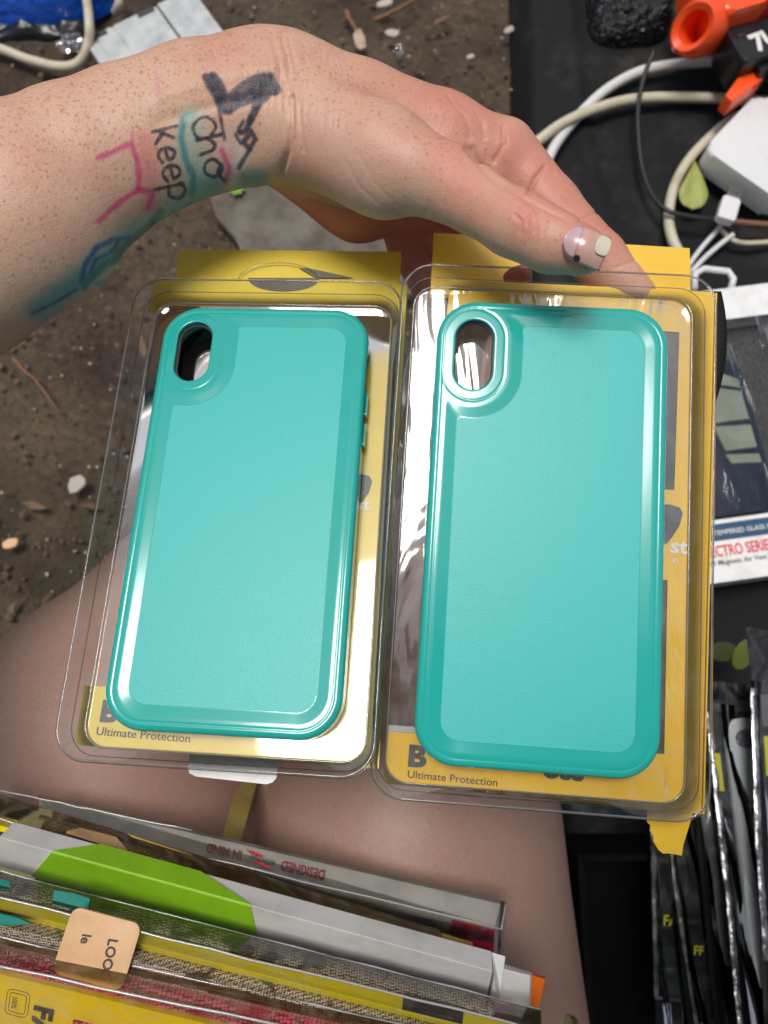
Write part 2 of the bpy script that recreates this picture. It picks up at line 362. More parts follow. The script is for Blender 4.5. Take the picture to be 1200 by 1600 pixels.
class Field:
    def __init__(s, lo, hi, h):
        s.h = h; s.lo = np.array(lo, float); s.n = np.ceil((np.array(hi)-s.lo)/h).astype(int)+1
        s.ax = [(s.lo[k] + h*np.arange(s.n[k])).astype(np.float32) for k in range(3)]
        s.S = np.full(s.n, 0.05, np.float32)
    def box(s, lo, hi):
        a = np.clip(np.floor((np.array(lo)-s.lo)/s.h).astype(int), 0, s.n); b = np.clip(np.ceil((np.array(hi)-s.lo)/s.h).astype(int)+1, 0, s.n)
        return tuple(slice(a[k], b[k]) for k in range(3))
    def grid(s, sl): return np.meshgrid(*[s.ax[k][sl[k]] for k in range(3)], indexing='ij', sparse=True)
    def cone(s, a, b, ra, rb, k=0.008, flat=(1, 1, 1), sub=False):
        a = np.array(a, float); b = np.array(b, float); m = max(ra, rb)*max(flat)+k*2+0.004
        sl = s.box(np.minimum(a, b)-m, np.maximum(a, b)+m)
        X, Y, Z = s.grid(sl); f = np.array(flat); q = (b-a)/f; L2 = float((q*q).sum())+1e-12
        x = (X-a[0])/f[0]; y = (Y-a[1])/f[1]; z = (Z-a[2])/f[2]
        t = np.clip((x*q[0]+y*q[1]+z*q[2])/L2, 0, 1)
        d = (np.sqrt((x-t*q[0])**2+(y-t*q[1])**2+(z-t*q[2])**2) - (ra+(rb-ra)*t))*min(1.0, min(flat)*1.1)
        T = s.S[sl]
        if sub:
            d = -d; hh = np.clip(k-np.abs(T-d), 0, None)/k; s.S[sl] = np.maximum(T, d)+hh*hh*k/4
        else:
            hh = np.clip(k-np.abs(T-d), 0, None)/k; s.S[sl] = np.minimum(T, d)-hh*hh*k/4
def chain(fd, pts, k=0.01, flat=(1, 1, 1), conv=None):
    P = [(conv(*p[:3]) if conv else np.array(p[:3], float), p[3]) for p in pts]
    for (a, ra), (b, rb) in zip(P, P[1:]): fd.cone(a, b, ra, rb, k, flat)

# ------------------------------------------------------------------ the person
def seg_dist(px, py, pts):
    d = np.full(px.shape, 1e9)
    for (x0, y0), (x1, y1) in zip(pts, pts[1:]):
        vx, vy = x1-x0, y1-y0; t = np.clip(((px-x0)*vx+(py-y0)*vy)/(vx*vx+vy*vy+1e-9), 0, 1)
        d = np.minimum(d, np.hypot(px-x0-t*vx, py-y0-t*vy))
    return d
def build_person():
    P = lambda x, y, d: pc(x, y, d/1000.0)
    # --- arm and hand, a fine field in camera-aligned axes
    fd = Field((-0.175, 0.035, -0.352), (0.125, 0.205, -0.205), 0.00064)
    C = lambda a, b, k=0.008, flat=(1, 1, 1): fd.cone(P(*a[:3]), P(*b[:3]), a[3]/1000, b[3]/1000, k, flat)
    fl = (1, 1, 0.85)
    C((-160, 432, 266, 42), (40, 324, 270, 36.0), 0.003, fl)
    C((40, 324, 270, 36.0), (120, 270, 273, 30.2), 0.003, fl)
    C((120, 270, 273, 30.2), (200, 228, 276, 27.2), 0.003, fl)
    C((200, 228, 276, 27.2), (310, 186, 281, 26.8), 0.003, fl)
    C((310, 186, 281, 26.8), (405, 168, 283, 27.0), 0.003, (1, 1, 0.8))
    C((405, 168, 283, 27.0), (446, 170, 284, 25.3), 0.004, (1, 1, 0.78))
    C((330, 246, 279, 9), (408, 238, 280, 8.5), 0.006)           # lower rim of the wrist
    # back of the hand, sloping to the index knuckle
    C((448, 158, 287, 23.0), (560, 188, 290, 20.5), 0.006)
    C((560, 188, 290, 20.5), (690, 222, 292, 17.6), 0.004)
    C((690, 222, 292, 17.6), (780, 242, 290, 12.6), 0.004)
    # thenar mound and thumb
    C((498, 208, 276, 19), (600, 252, 268, 18), 0.006)
    C((600, 252, 268, 18), (692, 284, 259, 12.4), 0.004)
    C((505, 226, 274, 14), (600, 285, 267, 11), 0.006)
    C((692, 284, 259, 12.4), (798, 347, 246, 10.0), 0.003)
    C((798, 347, 246, 10.2), (862, 378, 241, 9.5), 0.003)
    C((862, 377, 241, 9.6), (908, 392, 238, 7.9), 0.003)
    C((812, 351, 244, 10.3), (826, 358, 243, 10.0), 0.003)          # thumb joint
    # index finger behind the thumb
    C((787, 242, 292, 13.0), (858, 326, 291, 11.8), 0.004)
    C((858, 326, 291, 11.8), (935, 405, 286, 10.2), 0.003)
    C((935, 405, 284, 10.1), (990, 462, 284, 8.2), 0.003)
    # web between thumb and index
    C((690, 250, 284, 9), (750, 285, 288, 7), 0.006)
    # heel of the hand and the curled fingers below, further away
    C((455, 200, 300, 21), (560, 285, 312, 20.5), 0.008)
    C((560, 285, 312, 20.5), (650, 300, 318, 19), 0.006)
    C((455, 252, 302, 12), (560, 325, 314, 13.5), 0.006)
    for (a, b, c_) in (((700, 250, 304, 14), (760, 345, 312, 10.5), (800, 430, 311, 8.5)),
                       ((665, 275, 318, 14), (700, 370, 327, 10.5), (735, 450, 325, 8.6)),
                       ((620, 300, 325, 13.5), (640, 385, 334, 9.5), (672, 455, 333, 7.6))):
        C(a, b, 0.004); C(b, c_, 0.003)
    fd.cone(P(752, 238, 304), P(660, 275, 322), 0.012, 0.016, 0.010)
    V, Q = surface_nets(fd.S, fd.lo, fd.h)
    # relax the mesh slightly
    Vs = V.copy()
    e = np.concatenate([Q[:, [0, 1]], Q[:, [1, 2]], Q[:, [2, 3]], Q[:, [3, 0]]])
    for it in range(3):
        acc = np.zeros_like(Vs); n = np.zeros(len(Vs))
        for k in range(3): acc[:, k] = np.bincount(e[:, 0], Vs[e[:, 1], k], len(Vs)) + np.bincount(e[:, 1], Vs[e[:, 0], k], len(Vs))
        n = np.bincount(e[:, 0], minlength=len(Vs)) + np.bincount(e[:, 1], minlength=len(Vs))
        Vs = 0.5*Vs + 0.5*acc/np.maximum(n, 1)[:, None]
    V = Vs
    fn = np.cross(V[Q[:, 2]]-V[Q[:, 0]], V[Q[:, 3]]-V[Q[:, 1]]); nv = np.zeros_like(V)
    for c_ in range(4):
        for k in range(3): nv[:, k] += np.bincount(Q[:, c_], fn[:, k], len(V))
    nv /= np.linalg.norm(nv, axis=1)[:, None]+1e-12
    px = 600+F*V[:, 0]/-V[:, 2]; py = 800-F*V[:, 1]/-V[:, 2]; front = nv[:, 2] > -0.15; dep = -V[:, 2]
    # folds of skin
    disp = np.zeros(len(V))
    creases = [([(454, 150), (455, 190), (450, 235), (438, 272)], 5, 1.7, 0.34), ([(440, 55), (452, 100), (455, 150)], 4, 0.45, 0.34), ([(452, 60), (464, 120), (468, 180), (474, 235)], 3.5, 0.4, 0.34),
               ([(425, 60), (438, 110), (440, 175)], 3, 0.3, 0.34),
               ([(738, 232), (755, 262), (785, 290)], 4, 0.9, 0.4), ([(786, 200), (788, 225), (772, 252)], 3, 0.7, 0.4), ([(826, 300), (836, 280), (850, 262)], 3.5, 1.0, 0.4),
               ([(728, 232), (770, 276), (805, 302), (850, 326), (890, 345)], 3.5, 0.8, 0.4), ([(660, 342), (668, 330), (670, 316)], 4, 0.2, 0.28), ([(905, 345), (930, 332), (955, 330)], 2.5, 0.4, 0.4),
               ([(962, 418), (985, 410), (1005, 402)], 2.5, 0.35, 0.4), ([(690, 345), (735, 368), (790, 398)], 4, 0.15, 0.26),
               ([(812, 322), (826, 334), (824, 352)], 2.4, 0.34, 0.27), ([(803, 334), (815, 346), (813, 364)], 2.4, 0.32, 0.27), ([(836, 328), (842, 344), (836, 362)], 2.4, 0.3, 0.27), ([(848, 338), (852, 352), (848, 366)], 2.2, 0.2, 0.27), ([(820, 318), (840, 330), (850, 340)], 2.2, 0.22, 0.27),
               ([(700, 150), (730, 190), (735, 215)], 4, 0.4, 0.4), ([(715, 160), (752, 190), (757, 215)], 4, 0.4, 0.4), ([(540, 250), (560, 290), (590, 318)], 3, 0.15, 0.29), ([(560, 240), (585, 285), (620, 322)], 3, 0.15, 0.29)]
    for pts, wd, am, dmax in creases:
        dd = seg_dist(px, py, pts); disp -= np.where(front & (dep < dmax), am*np.exp(-(dd/wd)**2), 0)
    # fine lines across the wrist and thumb
    for i in range(16):
        x0 = 405+i*9+random.uniform(-4, 4); pts = [(x0, 60+random.uniform(0, 60)), (x0+8, 140), (x0+4, 220-random.uniform(0, 70))]
        disp -= np.where(front, 0.16*np.exp(-(seg_dist(px, py, pts)/2.6)**2), 0)
    # two soft tendons
    for pts, am, wd in (([(250, 150), (350, 120), (430, 105)], 0.7, 14), ([(250, 190), (350, 160), (430, 150)], -0.5, 10), ([(530, 110), (640, 150), (760, 195)], 0.6, 14)):
        disp += np.where(front, am*np.exp(-(seg_dist(px, py, pts)/wd)**2), 0)
    V = V + nv*disp[:, None]/1000
    # tattoo ink
    ink = np.zeros((len(V), 4)); ink[:, :3] = 0.2
    vis = nv[:, 2] > -0.35
    wob = lambda s: np.sin(px*0.21+s)*0.35+np.sin(py*0.27+1.7*s)*0.35
    def stroke(pts, wd, col, a=0.85, soft=2.0):
        dd = seg_dist(px, py, pts)+wob(len(pts)); al = a*np.clip((wd/2+soft-dd)/(2*soft), 0, 1)*vis
        A = ink[:, 3]; na = al+A*(1-al); m = al > 0
        ink[m, :3] = (col*al[m, None]+ink[m, :3]*(A[m]*(1-al[m]))[:, None])/np.maximum(na[m], 1e-6)[:, None]; ink[:, 3] = na
    TEALI = np.array((0.03, 0.22, 0.25)); CY = np.array((0.16, 0.42, 0.40)); BL = np.array((0.010, 0.020, 0.045)); PK = np.array((0.52, 0.035, 0.16)); BLU = np.array((0.02, 0.08, 0.22))
    stroke([(300, 190), (296, 240), (318, 290), (325, 310)], 42, np.array((0.28, 0.50, 0.43)), 0.6, 11)
    stroke([(60, 485), (130, 435), (200, 375), (270, 330), (340, 295), (400, 285)], 34, np.array((0.05, 0.26, 0.31)), 0.85, 12)
    stroke([(225, 215), (232, 270), (236, 320)], 26, np.array((0.60, 0.12, 0.14)), 0.5, 9)
    stroke([(345, 215), (356, 250), (362, 285)], 26, np.array((0.66, 0.45, 0.44)), 0.7, 8)
    stroke([(375, 225), (378, 255)], 16, np.array((0.62, 0.58, 0.56)), 0.7, 6)
    stroke([(286, 185), (283, 215), (290, 250), (302, 275), (300, 305)], 11, TEALI, 0.85, 3)
    stroke([(290, 180), (302, 178)], 10, CY, 0.7, 4)
    stroke([(153, 247), (190, 231), (205, 224), (214, 250), (217, 275), (216, 297), (240, 300), (232, 325)], 9, PK, 0.85, 2.5)
    stroke([(207, 204), (206, 228)], 4, PK, 0.8, 2); stroke([(216, 297), (195, 310), (172, 328), (155, 346)], 9, PK, 0.85, 2)
    stroke([(243, 112), (248, 160)], 5, np.array((0.55, 0.2, 0.35)), 0.45, 4); stroke([(236, 140), (256, 142)], 5, np.array((0.55, 0.2, 0.35)), 0.35, 5)
    stroke([(347, 235), (353, 252), (358, 262), (352, 285)], 9, PK, 0.85, 3)
    for pts, wd in (([(322, 122), (332, 132), (346, 158)], 14), ([(332, 118), (344, 130), (354, 150)], 10), ([(362, 170), (380, 162), (402, 152), (412, 150)], 10), ([(402, 148), (398, 172), (390, 190)], 12), ([(424, 118), (434, 140)], 9), ([(380, 190), (372, 205)], 6), ([(327, 127), (341, 148), (354, 170)], 20), ([(338, 150), (346, 190), (351, 218)], 6), ([(352, 172), (360, 177)], 6), ([(368, 152), (382, 140), (400, 130), (414, 126)], 25),
                    ([(398, 140), (418, 134), (428, 138)], 22), ([(420, 145), (405, 165), (392, 185), (386, 200)], 10), ([(372, 160), (370, 148)], 8),
                    ([(376, 207), (392, 204), (399, 218), (390, 232), (380, 222), (392, 208)], 9), ([(390, 234), (380, 250), (374, 262)], 8), ([(368, 210), (376, 225)], 5)):
        stroke(pts, wd, BL, 0.9, 1.8)
    K = {'k': [[(0, 0), (0, 1.5)], [(0.05, .45), (.5, 1.15)], [(.15, .6), (.6, 0)]],
         'e': [[(.05, .5), (.55, .55), (.5, .9), (.25, 1), (.02, .7), (.05, .25), (.3, 0), (.65, .15)]],
         'p': [[(0, -.7), (.05, 1)], [(0, .9), (.35, 1.05), (.65, .6), (.45, .1), (0, .15)]],
         'C': [[(.85, 1.0), (.55, 1.4), (.1, 1.15), (0, .6), (.25, .05), (.7, 0), (.95, .3)]],
         'h': [[(0, 1.5), (0, 0)], [(0, .6), (.3, .95), (.55, .8), (.65, 0)]],
         'o': [[(.35, 1), (.02, .6), (.15, .1), (.5, 0), (.75, .45), (.55, .95), (.3, 1), (.6, .7), (1.0, .9)]]}
    def word(s, x, y, u, v, adv):
        for ch, sc in s:
            for st in K[ch]: stroke([(x+(a*u[0]+b*v[0])*sc, y+(a*u[1]+b*v[1])*sc) for a, b in (catmull(st, 5) if len(st) > 2 else st)], 6.2, BL, 0.93, 1.2)
            x += u[0]*adv*sc; y += u[1]*adv*sc
    word([('k', 1), ('e', 1), ('e', 1.05), ('p', 1.05)], 238, 206, (8, 32), (25, -6), 0.88)
    word([('C', 1.0), ('h', 1.05), ('o', 1.1)], 299, 188, (9, 33), (24, -6), 0.95)
    for pts, wd, c_ in (([(252, 330), (235, 350), (205, 378), (180, 398)], 12, TEALI*0.6), ([(205, 372), (175, 375), (150, 388), (132, 415), (128, 440)], 9, BLU), ([(195, 400), (165, 412), (145, 430), (132, 448)], 12, TEALI*0.7),
                        ([(272, 332), (255, 355), (240, 368)], 8, TEALI*0.8), ([(240, 345), (228, 368), (200, 390)], 4, BLU*.6), ([(185, 378), (172, 395), (150, 405), (140, 425)], 5, BLU*.6), ([(215, 370), (190, 385), (185, 402)], 4, TEALI*.5), ([(262, 338), (248, 350), (238, 352)], 4, BLU*.6), ([(300, 318), (285, 330), (272, 345)], 6, TEALI*.7), ([(120, 452), (88, 472), (50, 490)], 5, BLU), ([(150, 445), (190, 425), (225, 395), (262, 360)], 5, TEALI)):
        stroke(pts, wd, c_, 0.9, 2.2)
    tone = np.zeros((len(V), 4)); tone[:, 3] = 1
    ax = (py - (352-0.52*px))                                       # below/above the arm's axis
    armf = np.clip((460-px)/60, 0, 1); fr = np.clip(0.42-ax/330, 0.03, 0.9)*armf
    hf = (1-armf)*np.clip(1-seg_dist(px, py, [(470, 100), (600, 150), (700, 210)])/85, 0, 1)*0.65
    tone[:, 1] = np.clip(fr+hf, 0, 1)*front
    red = 0.22+0.6*np.exp(-(seg_dist(px, py, [(815, 330), (825, 350)])/22)**2)+0.5*np.exp(-(seg_dist(px, py, [(700, 160), (770, 190), (820, 250), (940, 370)])/45)**2)+0.35*np.exp(-(seg_dist(px, py, [(700, 260), (740, 300)])/40)**2)
    red += 0.85*(dep > 0.298)*(py > 250)
    tone[:, 0] = np.clip(red*np.clip((px-430)/80, 0, 1), 0, 0.9)
    tone[:, 2] = 0.30*np.clip((440-px)/80, 0, 1)*np.clip((ax+20)/150, 0, 1)+0.25*np.exp(-(seg_dist(px, py, [(500, 200), (560, 270), (640, 300)])/40)**2)
    VA = c2w(V); parts = [(VA, Q, ink, tone)]
    # --- the rest of the body, a coarse field in world axes
    fb = Field((-0.40, -0.55, -0.012), (0.37, 0.34, 0.96), 0.0055)
    WN = lambda x, y, d, r=None: np.array(W(x, y, d))
    def Cw(a, b, ra, rb, k=0.03, flat=(1, 1, 1)): fb.cone(a, b, ra, rb, k, flat)
    kneeR, kneeL = WN(668, 960, .455), WN(325, 965, .452)
    Cw(WN(632, 1300, .440), kneeR, .092, .070, .006); Cw((.035, -.36, .13), WN(632, 1300, .440), .098, .092, .006)
    Cw(WN(196, 1140, .442), kneeL, .088, .066, .006); Cw((-.15, -.35, .13), WN(196, 1140, .442), .098, .088, .006)
    footR, footL = np.array(G(800, 690, .07)), np.array(G(430, 720, .07))
    for kn, ft in ((kneeR, footR), (kneeL, footL)):
        mid = (kn+ft)/2+np.array([0, -.015, 0]); Cw(kn, mid, .056, .050, .03); Cw(mid, ft, .050, .034, .03)
        Cw(ft+np.array([0, -.02, -.03]), ft+np.array([0.01, .10, -.045]), .034, .024, .02); 
    Cw((-.15, -.36, .14), (.04, -.36, .14), .115, .115, .06); Cw((-.055, -.36, .18), (-.055, -.33, .36), .125, .12, .06)
    Cw((-.055, -.33, .36), (-.05, -.30, .52), .12, .125, .06); Cw((-.17, -.27, .57), (.08, -.27, .57), .06, .06, .06)
    Cw((-.05, -.27, .58), (-.045, -.235, .69), .05, .048, .04)
    Cw((-.045, -.225, .80), (-.045, -.205, .745), .088, .065, .04, (0.88, 1.05, 1)); Cw((-.045, -.125, .765), (-.045, -.118, .752), .010, .013, .012)
    Cw((-.045, -.130, .722), (-.045, -.130, .722), .014, .014, .01, (1.6, 1, .6))
    for sx in (-.12, .03): Cw((sx, -.225, .775), (sx, -.225, .755), .014, .010, .008, (.5, 1, 1))
    elbow = c2w(np.array([-.262, .028, -.25])); arm0 = c2w(pc(-90, 392, .268))
    Cw((-.19, -.26, .56), elbow, .052, .044, .03); Cw(elbow, arm0, .045, .040, .03)
    el2 = np.array([.26, -.15, .42]); Cw((.10, -.27, .56), el2, .052, .044, .03); Cw(el2, (.10, -.06, .60), .044, .028, .02)
    Cw((.10, -.06, .60), (.055, -.035, .625), .028, .022, .02)
    for i in range(4): Cw((.055, -.035+.0, .625), (.052, -.028+0.0, .60+.018*i), .012, .008, .006)
    V2, Q2 = surface_nets(fb.S, fb.lo, fb.h)
    e = np.concatenate([Q2[:, [0, 1]], Q2[:, [1, 2]], Q2[:, [2, 3]], Q2[:, [3, 0]]])
    for it in range(3):
        acc = np.stack([np.bincount(e[:, 0], V2[e[:, 1], k], len(V2))+np.bincount(e[:, 1], V2[e[:, 0], k], len(V2)) for k in range(3)], 1)
        n = np.bincount(e[:, 0], minlength=len(V2))+np.bincount(e[:, 1], minlength=len(V2)); V2 = 0.5*V2+0.5*acc/np.maximum(n, 1)[:, None]
    body_shade = np.zeros((len(V2), 4)); body_shade[:] = (0.26, 0.155, 0.115, 0.72); tone2 = np.zeros((len(V2), 4)); tone2[:, 3] = 1; tone2[:, 1] = 0.30; tone2[:, 0] = 0.22; tone2[:, 2] = 0.45  # skin of legs and body darkened in colour, in place of shade
    parts.append((V2, Q2, body_shade, tone2))
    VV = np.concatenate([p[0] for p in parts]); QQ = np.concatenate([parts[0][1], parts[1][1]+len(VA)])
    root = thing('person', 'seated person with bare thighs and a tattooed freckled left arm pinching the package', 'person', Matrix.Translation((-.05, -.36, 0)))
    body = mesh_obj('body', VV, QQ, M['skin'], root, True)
    for nm, arr in (('ink', np.concatenate([ink, body_shade])), ('tone', np.concatenate([tone, tone2]))):  # ink: tattoo on the arm, darkening in place of shade on the body
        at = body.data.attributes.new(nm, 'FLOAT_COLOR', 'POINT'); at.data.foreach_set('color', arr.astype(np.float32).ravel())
    # clothes and hair, out of the picture behind the camera
    def cloth(name, cones, m, h=0.008):
        A = np.array([c[0] for c in cones]+[c[1] for c in cones]); f = Field(A.min(0)-.16, A.max(0)+.16, h)
        for a, b, ra, rb in cones: f.cone(a, b, ra, rb, 0.04)
        v, q = surface_nets(f.S, f.lo, f.h); return mesh_obj(name, v, q, m, root, True)
    cloth('shirt', [((-.055, -.36, .20), (-.055, -.33, .36), .134, .129), ((-.055, -.33, .36), (-.05, -.30, .52), .129, .133), ((-.17, -.27, .57), (.08, -.27, .57), .068, .068), ((-.19, -.26, .56), (-.215, -.17, .50), .062, .058), ((.10, -.27, .56), (.17, -.22, .50), .062, .058)], M['cloth'])
    cloth('shorts', [((-.15, -.36, .14), (.04, -.36, .14), .128, .128), ((.035, -.34, .15), (.03, -.26, .165), .107, .104), ((-.145, -.33, .15), (-.14, -.25, .168), .107, .104)], M['denim'])
    cloth('hair', [((-.045, -.245, .815), (-.045, -.235, .80), .096, .09), ((-.045, -.275, .78), (-.045, -.30, .62), .075, .06)], M['hair'])
    # thumbnail, laid on the thumb
    bvh = BVHTree.FromPolygons([Vector(v) for v in VA], [tuple(int(i) for i in q) for q in Q])
    def ray(px_, py_, off):
        d = (W(px_, py_, 1.0)-Vector((0, 0, CZ))).normalized(); loc, nor, i, _ = bvh.ray_cast(Vector((0, 0, CZ)), d)
        return loc, nor, d
    def nail_patch(name, u0, u1, v0, v1, m, lift, parent, n=14, rnd=0):
        # u runs along the thumb, v across it
        O = np.array((914, 385)); U = np.array((33, 13.5)); Vd = np.array((9.5, -26.0)); vs = []; fs = []
        for i in range(n+1):
            for j in range(n+1):
                u = u0+(u1-u0)*i/n; v = v0+(v1-v0)*j/n; q_ = abs(2*i/n-1); vm = (v0+v1)/2; v = vm+(v-vm)*((1-q_**4)**.5*.999+.001 if rnd == 2 else (max(0, 1-(max(0, -u-.35)/.66)**2.2)**.5 if rnd else 1)); rr = 1-0.22*max(0, -u)**3*v*v
                p = O+U*u*rr+Vd*v*(1-0.10*max(0, -u-.5)); q0, nr, dd = ray(*(O+U*min(u, 0.35)*rr+Vd*v*0.80), 0)
                if q0 is None: q0 = W(p[0], p[1], .228)
                dep = (q0-Vector((0, 0, CZ))).dot(Vector(c2w([0, 0, -1.]))-Vector((0, 0, CZ)))
                dep = dep - lift - 0.0006*(1-v*v) + (0.0012*max(0, u-.35)); vs.append(W(p[0], p[1], dep))
        for i in range(n):
            for j in range(n): a = i*(n+1)+j; fs.append((a, a+1, a+n+2, a+n+1))
        o = mesh_obj(name, vs, fs, m, parent, True)
        s = o.modifiers.new('thick', 'SOLIDIFY'); s.thickness = 0.0004; s.offset = -1
        return o
    nailm = mat('bare_nail', (0.56, 0.30, 0.27), 0.2, coat=0.5, noise=(120, (0.62, 0.40, 0.36), 0.4, 0.7))
    nl = nail_patch('nail', -1, 0.95, -1, 1, nailm, 0.0006, root, rnd=1)
    nail_patch('nail_polish', -0.98, -0.32, -0.85, 0.92, mat('pearly_polish', (0.56, 0.38, 0.40), 0.2, coat=0.5), 0.0010, nl, rnd=1)
    nail_patch('nail_tip', 0.42, 1.05, -0.15, 0.92, mat('ivory_nail_tip', (0.66, 0.61, 0.46), 0.4, noise=(300, (0.5, 0.4, 0.3), 0.5, 0.75)), 0.0011, nl, rnd=2)
    nail_patch('polish_chip', -0.30, -0.02, -0.98, -0.60, mat('black_chip', (0.02, 0.02, 0.025), 0.4, noise=(900, (0.3, 0.3, 0.3), 0.55, 0.65)), 0.0011, nl, rnd=2)
    return root
build_person()
#@@REST
# ------------------------------------------------------------------ the two packages
def rodr(wv):
    t = np.linalg.norm(wv); k = wv/t; K = np.array([[0, -k[2], k[1]], [k[2], 0, -k[0]], [-k[1], k[0], 0]])
    return np.eye(3)+math.sin(t)*K+(1-math.cos(t))*K@K
def pose(p):
    p = np.array(p); Rm = rodr(p[:3]); m = Matrix.Identity(4)
    for i in range(3):
        for j in range(3): m[i][j] = Rm[i, j]
        m[i][3] = p[3+i]
    return Matrix.Translation((0, 0, CZ)) @ Matrix.Rotation(TILT, 4, 'X') @ m
POSE = {'R': pose([-0.12297688, -0.04536929, -0.06276224, 0.05555726, -0.00610442, -0.25495235]),
        'L': pose([-0.30102725, -0.06933752, -0.04790825, -0.05089635, 0.0035981, -0.26913437])}
mm = 0.001
def sd_rr(X, Y, hw, hh, r):
    qx = np.abs(X)-(hw-r); qy = np.abs(Y)-(hh-r)
    return np.hypot(np.maximum(qx, 0), np.maximum(qy, 0))+np.minimum(np.maximum(qx, qy), 0)-r
def sd_cap(X, Y, x, y0, y1, r): return np.hypot(X-x, Y-np.clip(Y, y0, y1))-r
def smax(a, b, k): h = np.maximum(k-np.abs(a-b), 0)/k; return np.maximum(a, b)+h*h*k/4
def case_mesh(shell):
    h = 0.34; nx, ny, nz = int(86/h), int(167/h), int(15.4/h)
    x = (-43+h*np.arange(nx)).astype(np.float32)[:, None, None]; y = (-83.5+h*np.arange(ny)).astype(np.float32)[None, :, None]; z = (-12.6+h*np.arange(nz)+.13).astype(np.float32)[None, None, :]
    inset = 0.0 if shell else 1.0; rf = 2.2 if shell else 2.2
    d2 = sd_rr(x, y, 41-inset, 81.5-inset, 14.5-inset); top = 0.0 if shell else -2.2; bot = -11.5
    a = d2+rf; zc = (top+bot)/2; hz = (top-bot)/2; b = np.abs(z-zc)-hz+rf
    S = np.hypot(np.maximum(a, 0), np.maximum(b, 0))+np.minimum(np.maximum(a, b), 0)-rf
    hole = sd_cap(x, y, -27.5, 55.3, 67.3, 6.9 if shell else 6.3)
    S = np.maximum(S, -hole)
    cav = np.maximum(sd_rr(x, y, 38.7, 79.2, 12), z+(2.0 if shell else 3.4)); S = np.maximum(S, -cav)
    if shell:
        isl = sd_cap(x, y, -27.5, 55.3, 67.3, 13.2)
        pl = smax(sd_rr(x, y, 36.3, 76.8, 10.5), -isl, 2.5)               # plate field
        Hh = -0.42*np.clip(-pl/3.9, 0, 1)
        S = np.maximum(S, np.where(pl < 1.0, z-Hh, -9))
        rim = np.abs(d2+3.0); gro = 0.2*np.clip(1-rim/0.4, 0, 1)       # fine groove behind the rim
        ring = np.abs(sd_cap(x, y, -27.5, 55.3, 67.3, 10.9)); gro = np.maximum(gro*(sd_cap(x, y, -27.5, 55.3, 67.3, 11.2) > 0), 0.22*np.clip(1-ring/0.4, 0, 1))
        S = np.maximum(S, z+gro-0.001)
        for sx, y0, y1 in ((1, 24, 65), (-1, 25, 50)):                    # side windows for the keys
            cut = np.maximum(np.maximum(np.abs(y-(y0+y1)/2)-(y1-y0)/2 + np.clip(z+5.5, 0, 4)*1.2, z+2.2), -(sx*x-39.0)); S = np.maximum(S, -cut)
        cut = np.maximum(np.maximum(np.abs(x)-29+np.clip(z+6.5, 0, 4)*1.6, z+3.6), y+79.6); S = np.maximum(S, -cut)
    V, Q = surface_nets(np.ascontiguousarray(S, np.float32), np.array([x.flat[0], y.flat[0], z.flat[0]]), h)
    me = bpy.data.meshes.new('case_shell' if shell else 'case_liner'); n = len(Q)
    me.vertices.add(len(V)); me.vertices.foreach_set('co', (V*mm).astype(np.float32).ravel())
    me.loops.add(4*n); me.loops.foreach_set('vertex_index', Q.astype(np.int32).ravel())
    me.polygons.add(n); me.polygons.foreach_set('loop_start', np.arange(0, 4*n, 4, dtype=np.int32)); me.update(calc_edges=True)
    me.polygons.foreach_set('use_smooth', np.ones(n, bool))
    if shell:
        me.materials.append(M['teal']); me.materials.append(M['teal_tex'])
        c = V[Q].mean(1); isl = sd_cap(c[:, 0], c[:, 1], -27.5, 55.3, 67.3, 13.2); pl = smax(sd_rr(c[:, 0], c[:, 1], 36.3, 76.8, 10.5), -isl, 2.5)
        me.polygons.foreach_set('material_index', ((pl < -4.1) & (c[:, 2] > -1.6)).astype(np.int32))
    else: me.materials.append(M['liner'])
    me.validate(); return me
SHELL, LINER = case_mesh(True), case_mesh(False)
def local_obj(name, me, parent):
    o = bpy.data.objects.new(name, me); COL.objects.link(o); o.parent = parent; return o
def make_case(key, label):
    t = thing('phone_case', label, 'phone case', POSE[key], 'teal phone cases in clear trays')
    local_obj('case_shell', SHELL, t); local_obj('case_liner', LINER, t)
    for y0, y1 in ((25.5, 35.5), (38, 48.5)):
        bm = bmesh.new(); prism(bm, rrect(-.0011, .0011, y0*mm, y1*mm, .001), 0, .0022); bev(bm, .0003, 1)
        for v in bm.verts: v.co = Vector((.0396+v.co.z, v.co.y, -.0068+v.co.x))
        bm_obj('side_button', bm, M['teal'], t, True, False, 40)
    bm = bmesh.new(); prism(bm, rrect(-.0011, .0011, .052, .0585, .001), 0, .0018)
    for v in bm.verts: v.co = Vector((.0396+v.co.z, v.co.y, -.0068+v.co.x))
    return t
FONTS = {}
def text(name, s, m4, size, m, parent, bold=0.0, sx=1.0, align='LEFT', shear=0.0, label=None):
    cu = bpy.data.curves.new(name, 'FONT'); cu.body = s; cu.size = size; cu.offset = bold*size; cu.align_x = align; cu.shear = shear; cu.resolution_u = 3
    o = bpy.data.objects.new(name, cu); COL.objects.link(o)
    dg = bpy.context.evaluated_depsgraph_get(); dg.update(); me = bpy.data.meshes.new_from_object(o.evaluated_get(dg))
    bpy.data.objects.remove(o); bpy.data.curves.remove(cu)
    me.name = name; me.materials.clear(); me.materials.append(m)
    for v in me.vertices: v.co = m4 @ Vector((v.co.x*sx, v.co.y, 0))
    o = bpy.data.objects.new(name, me); COL.objects.link(o); o.parent = parent
    if label: o['label'] = label
    return o
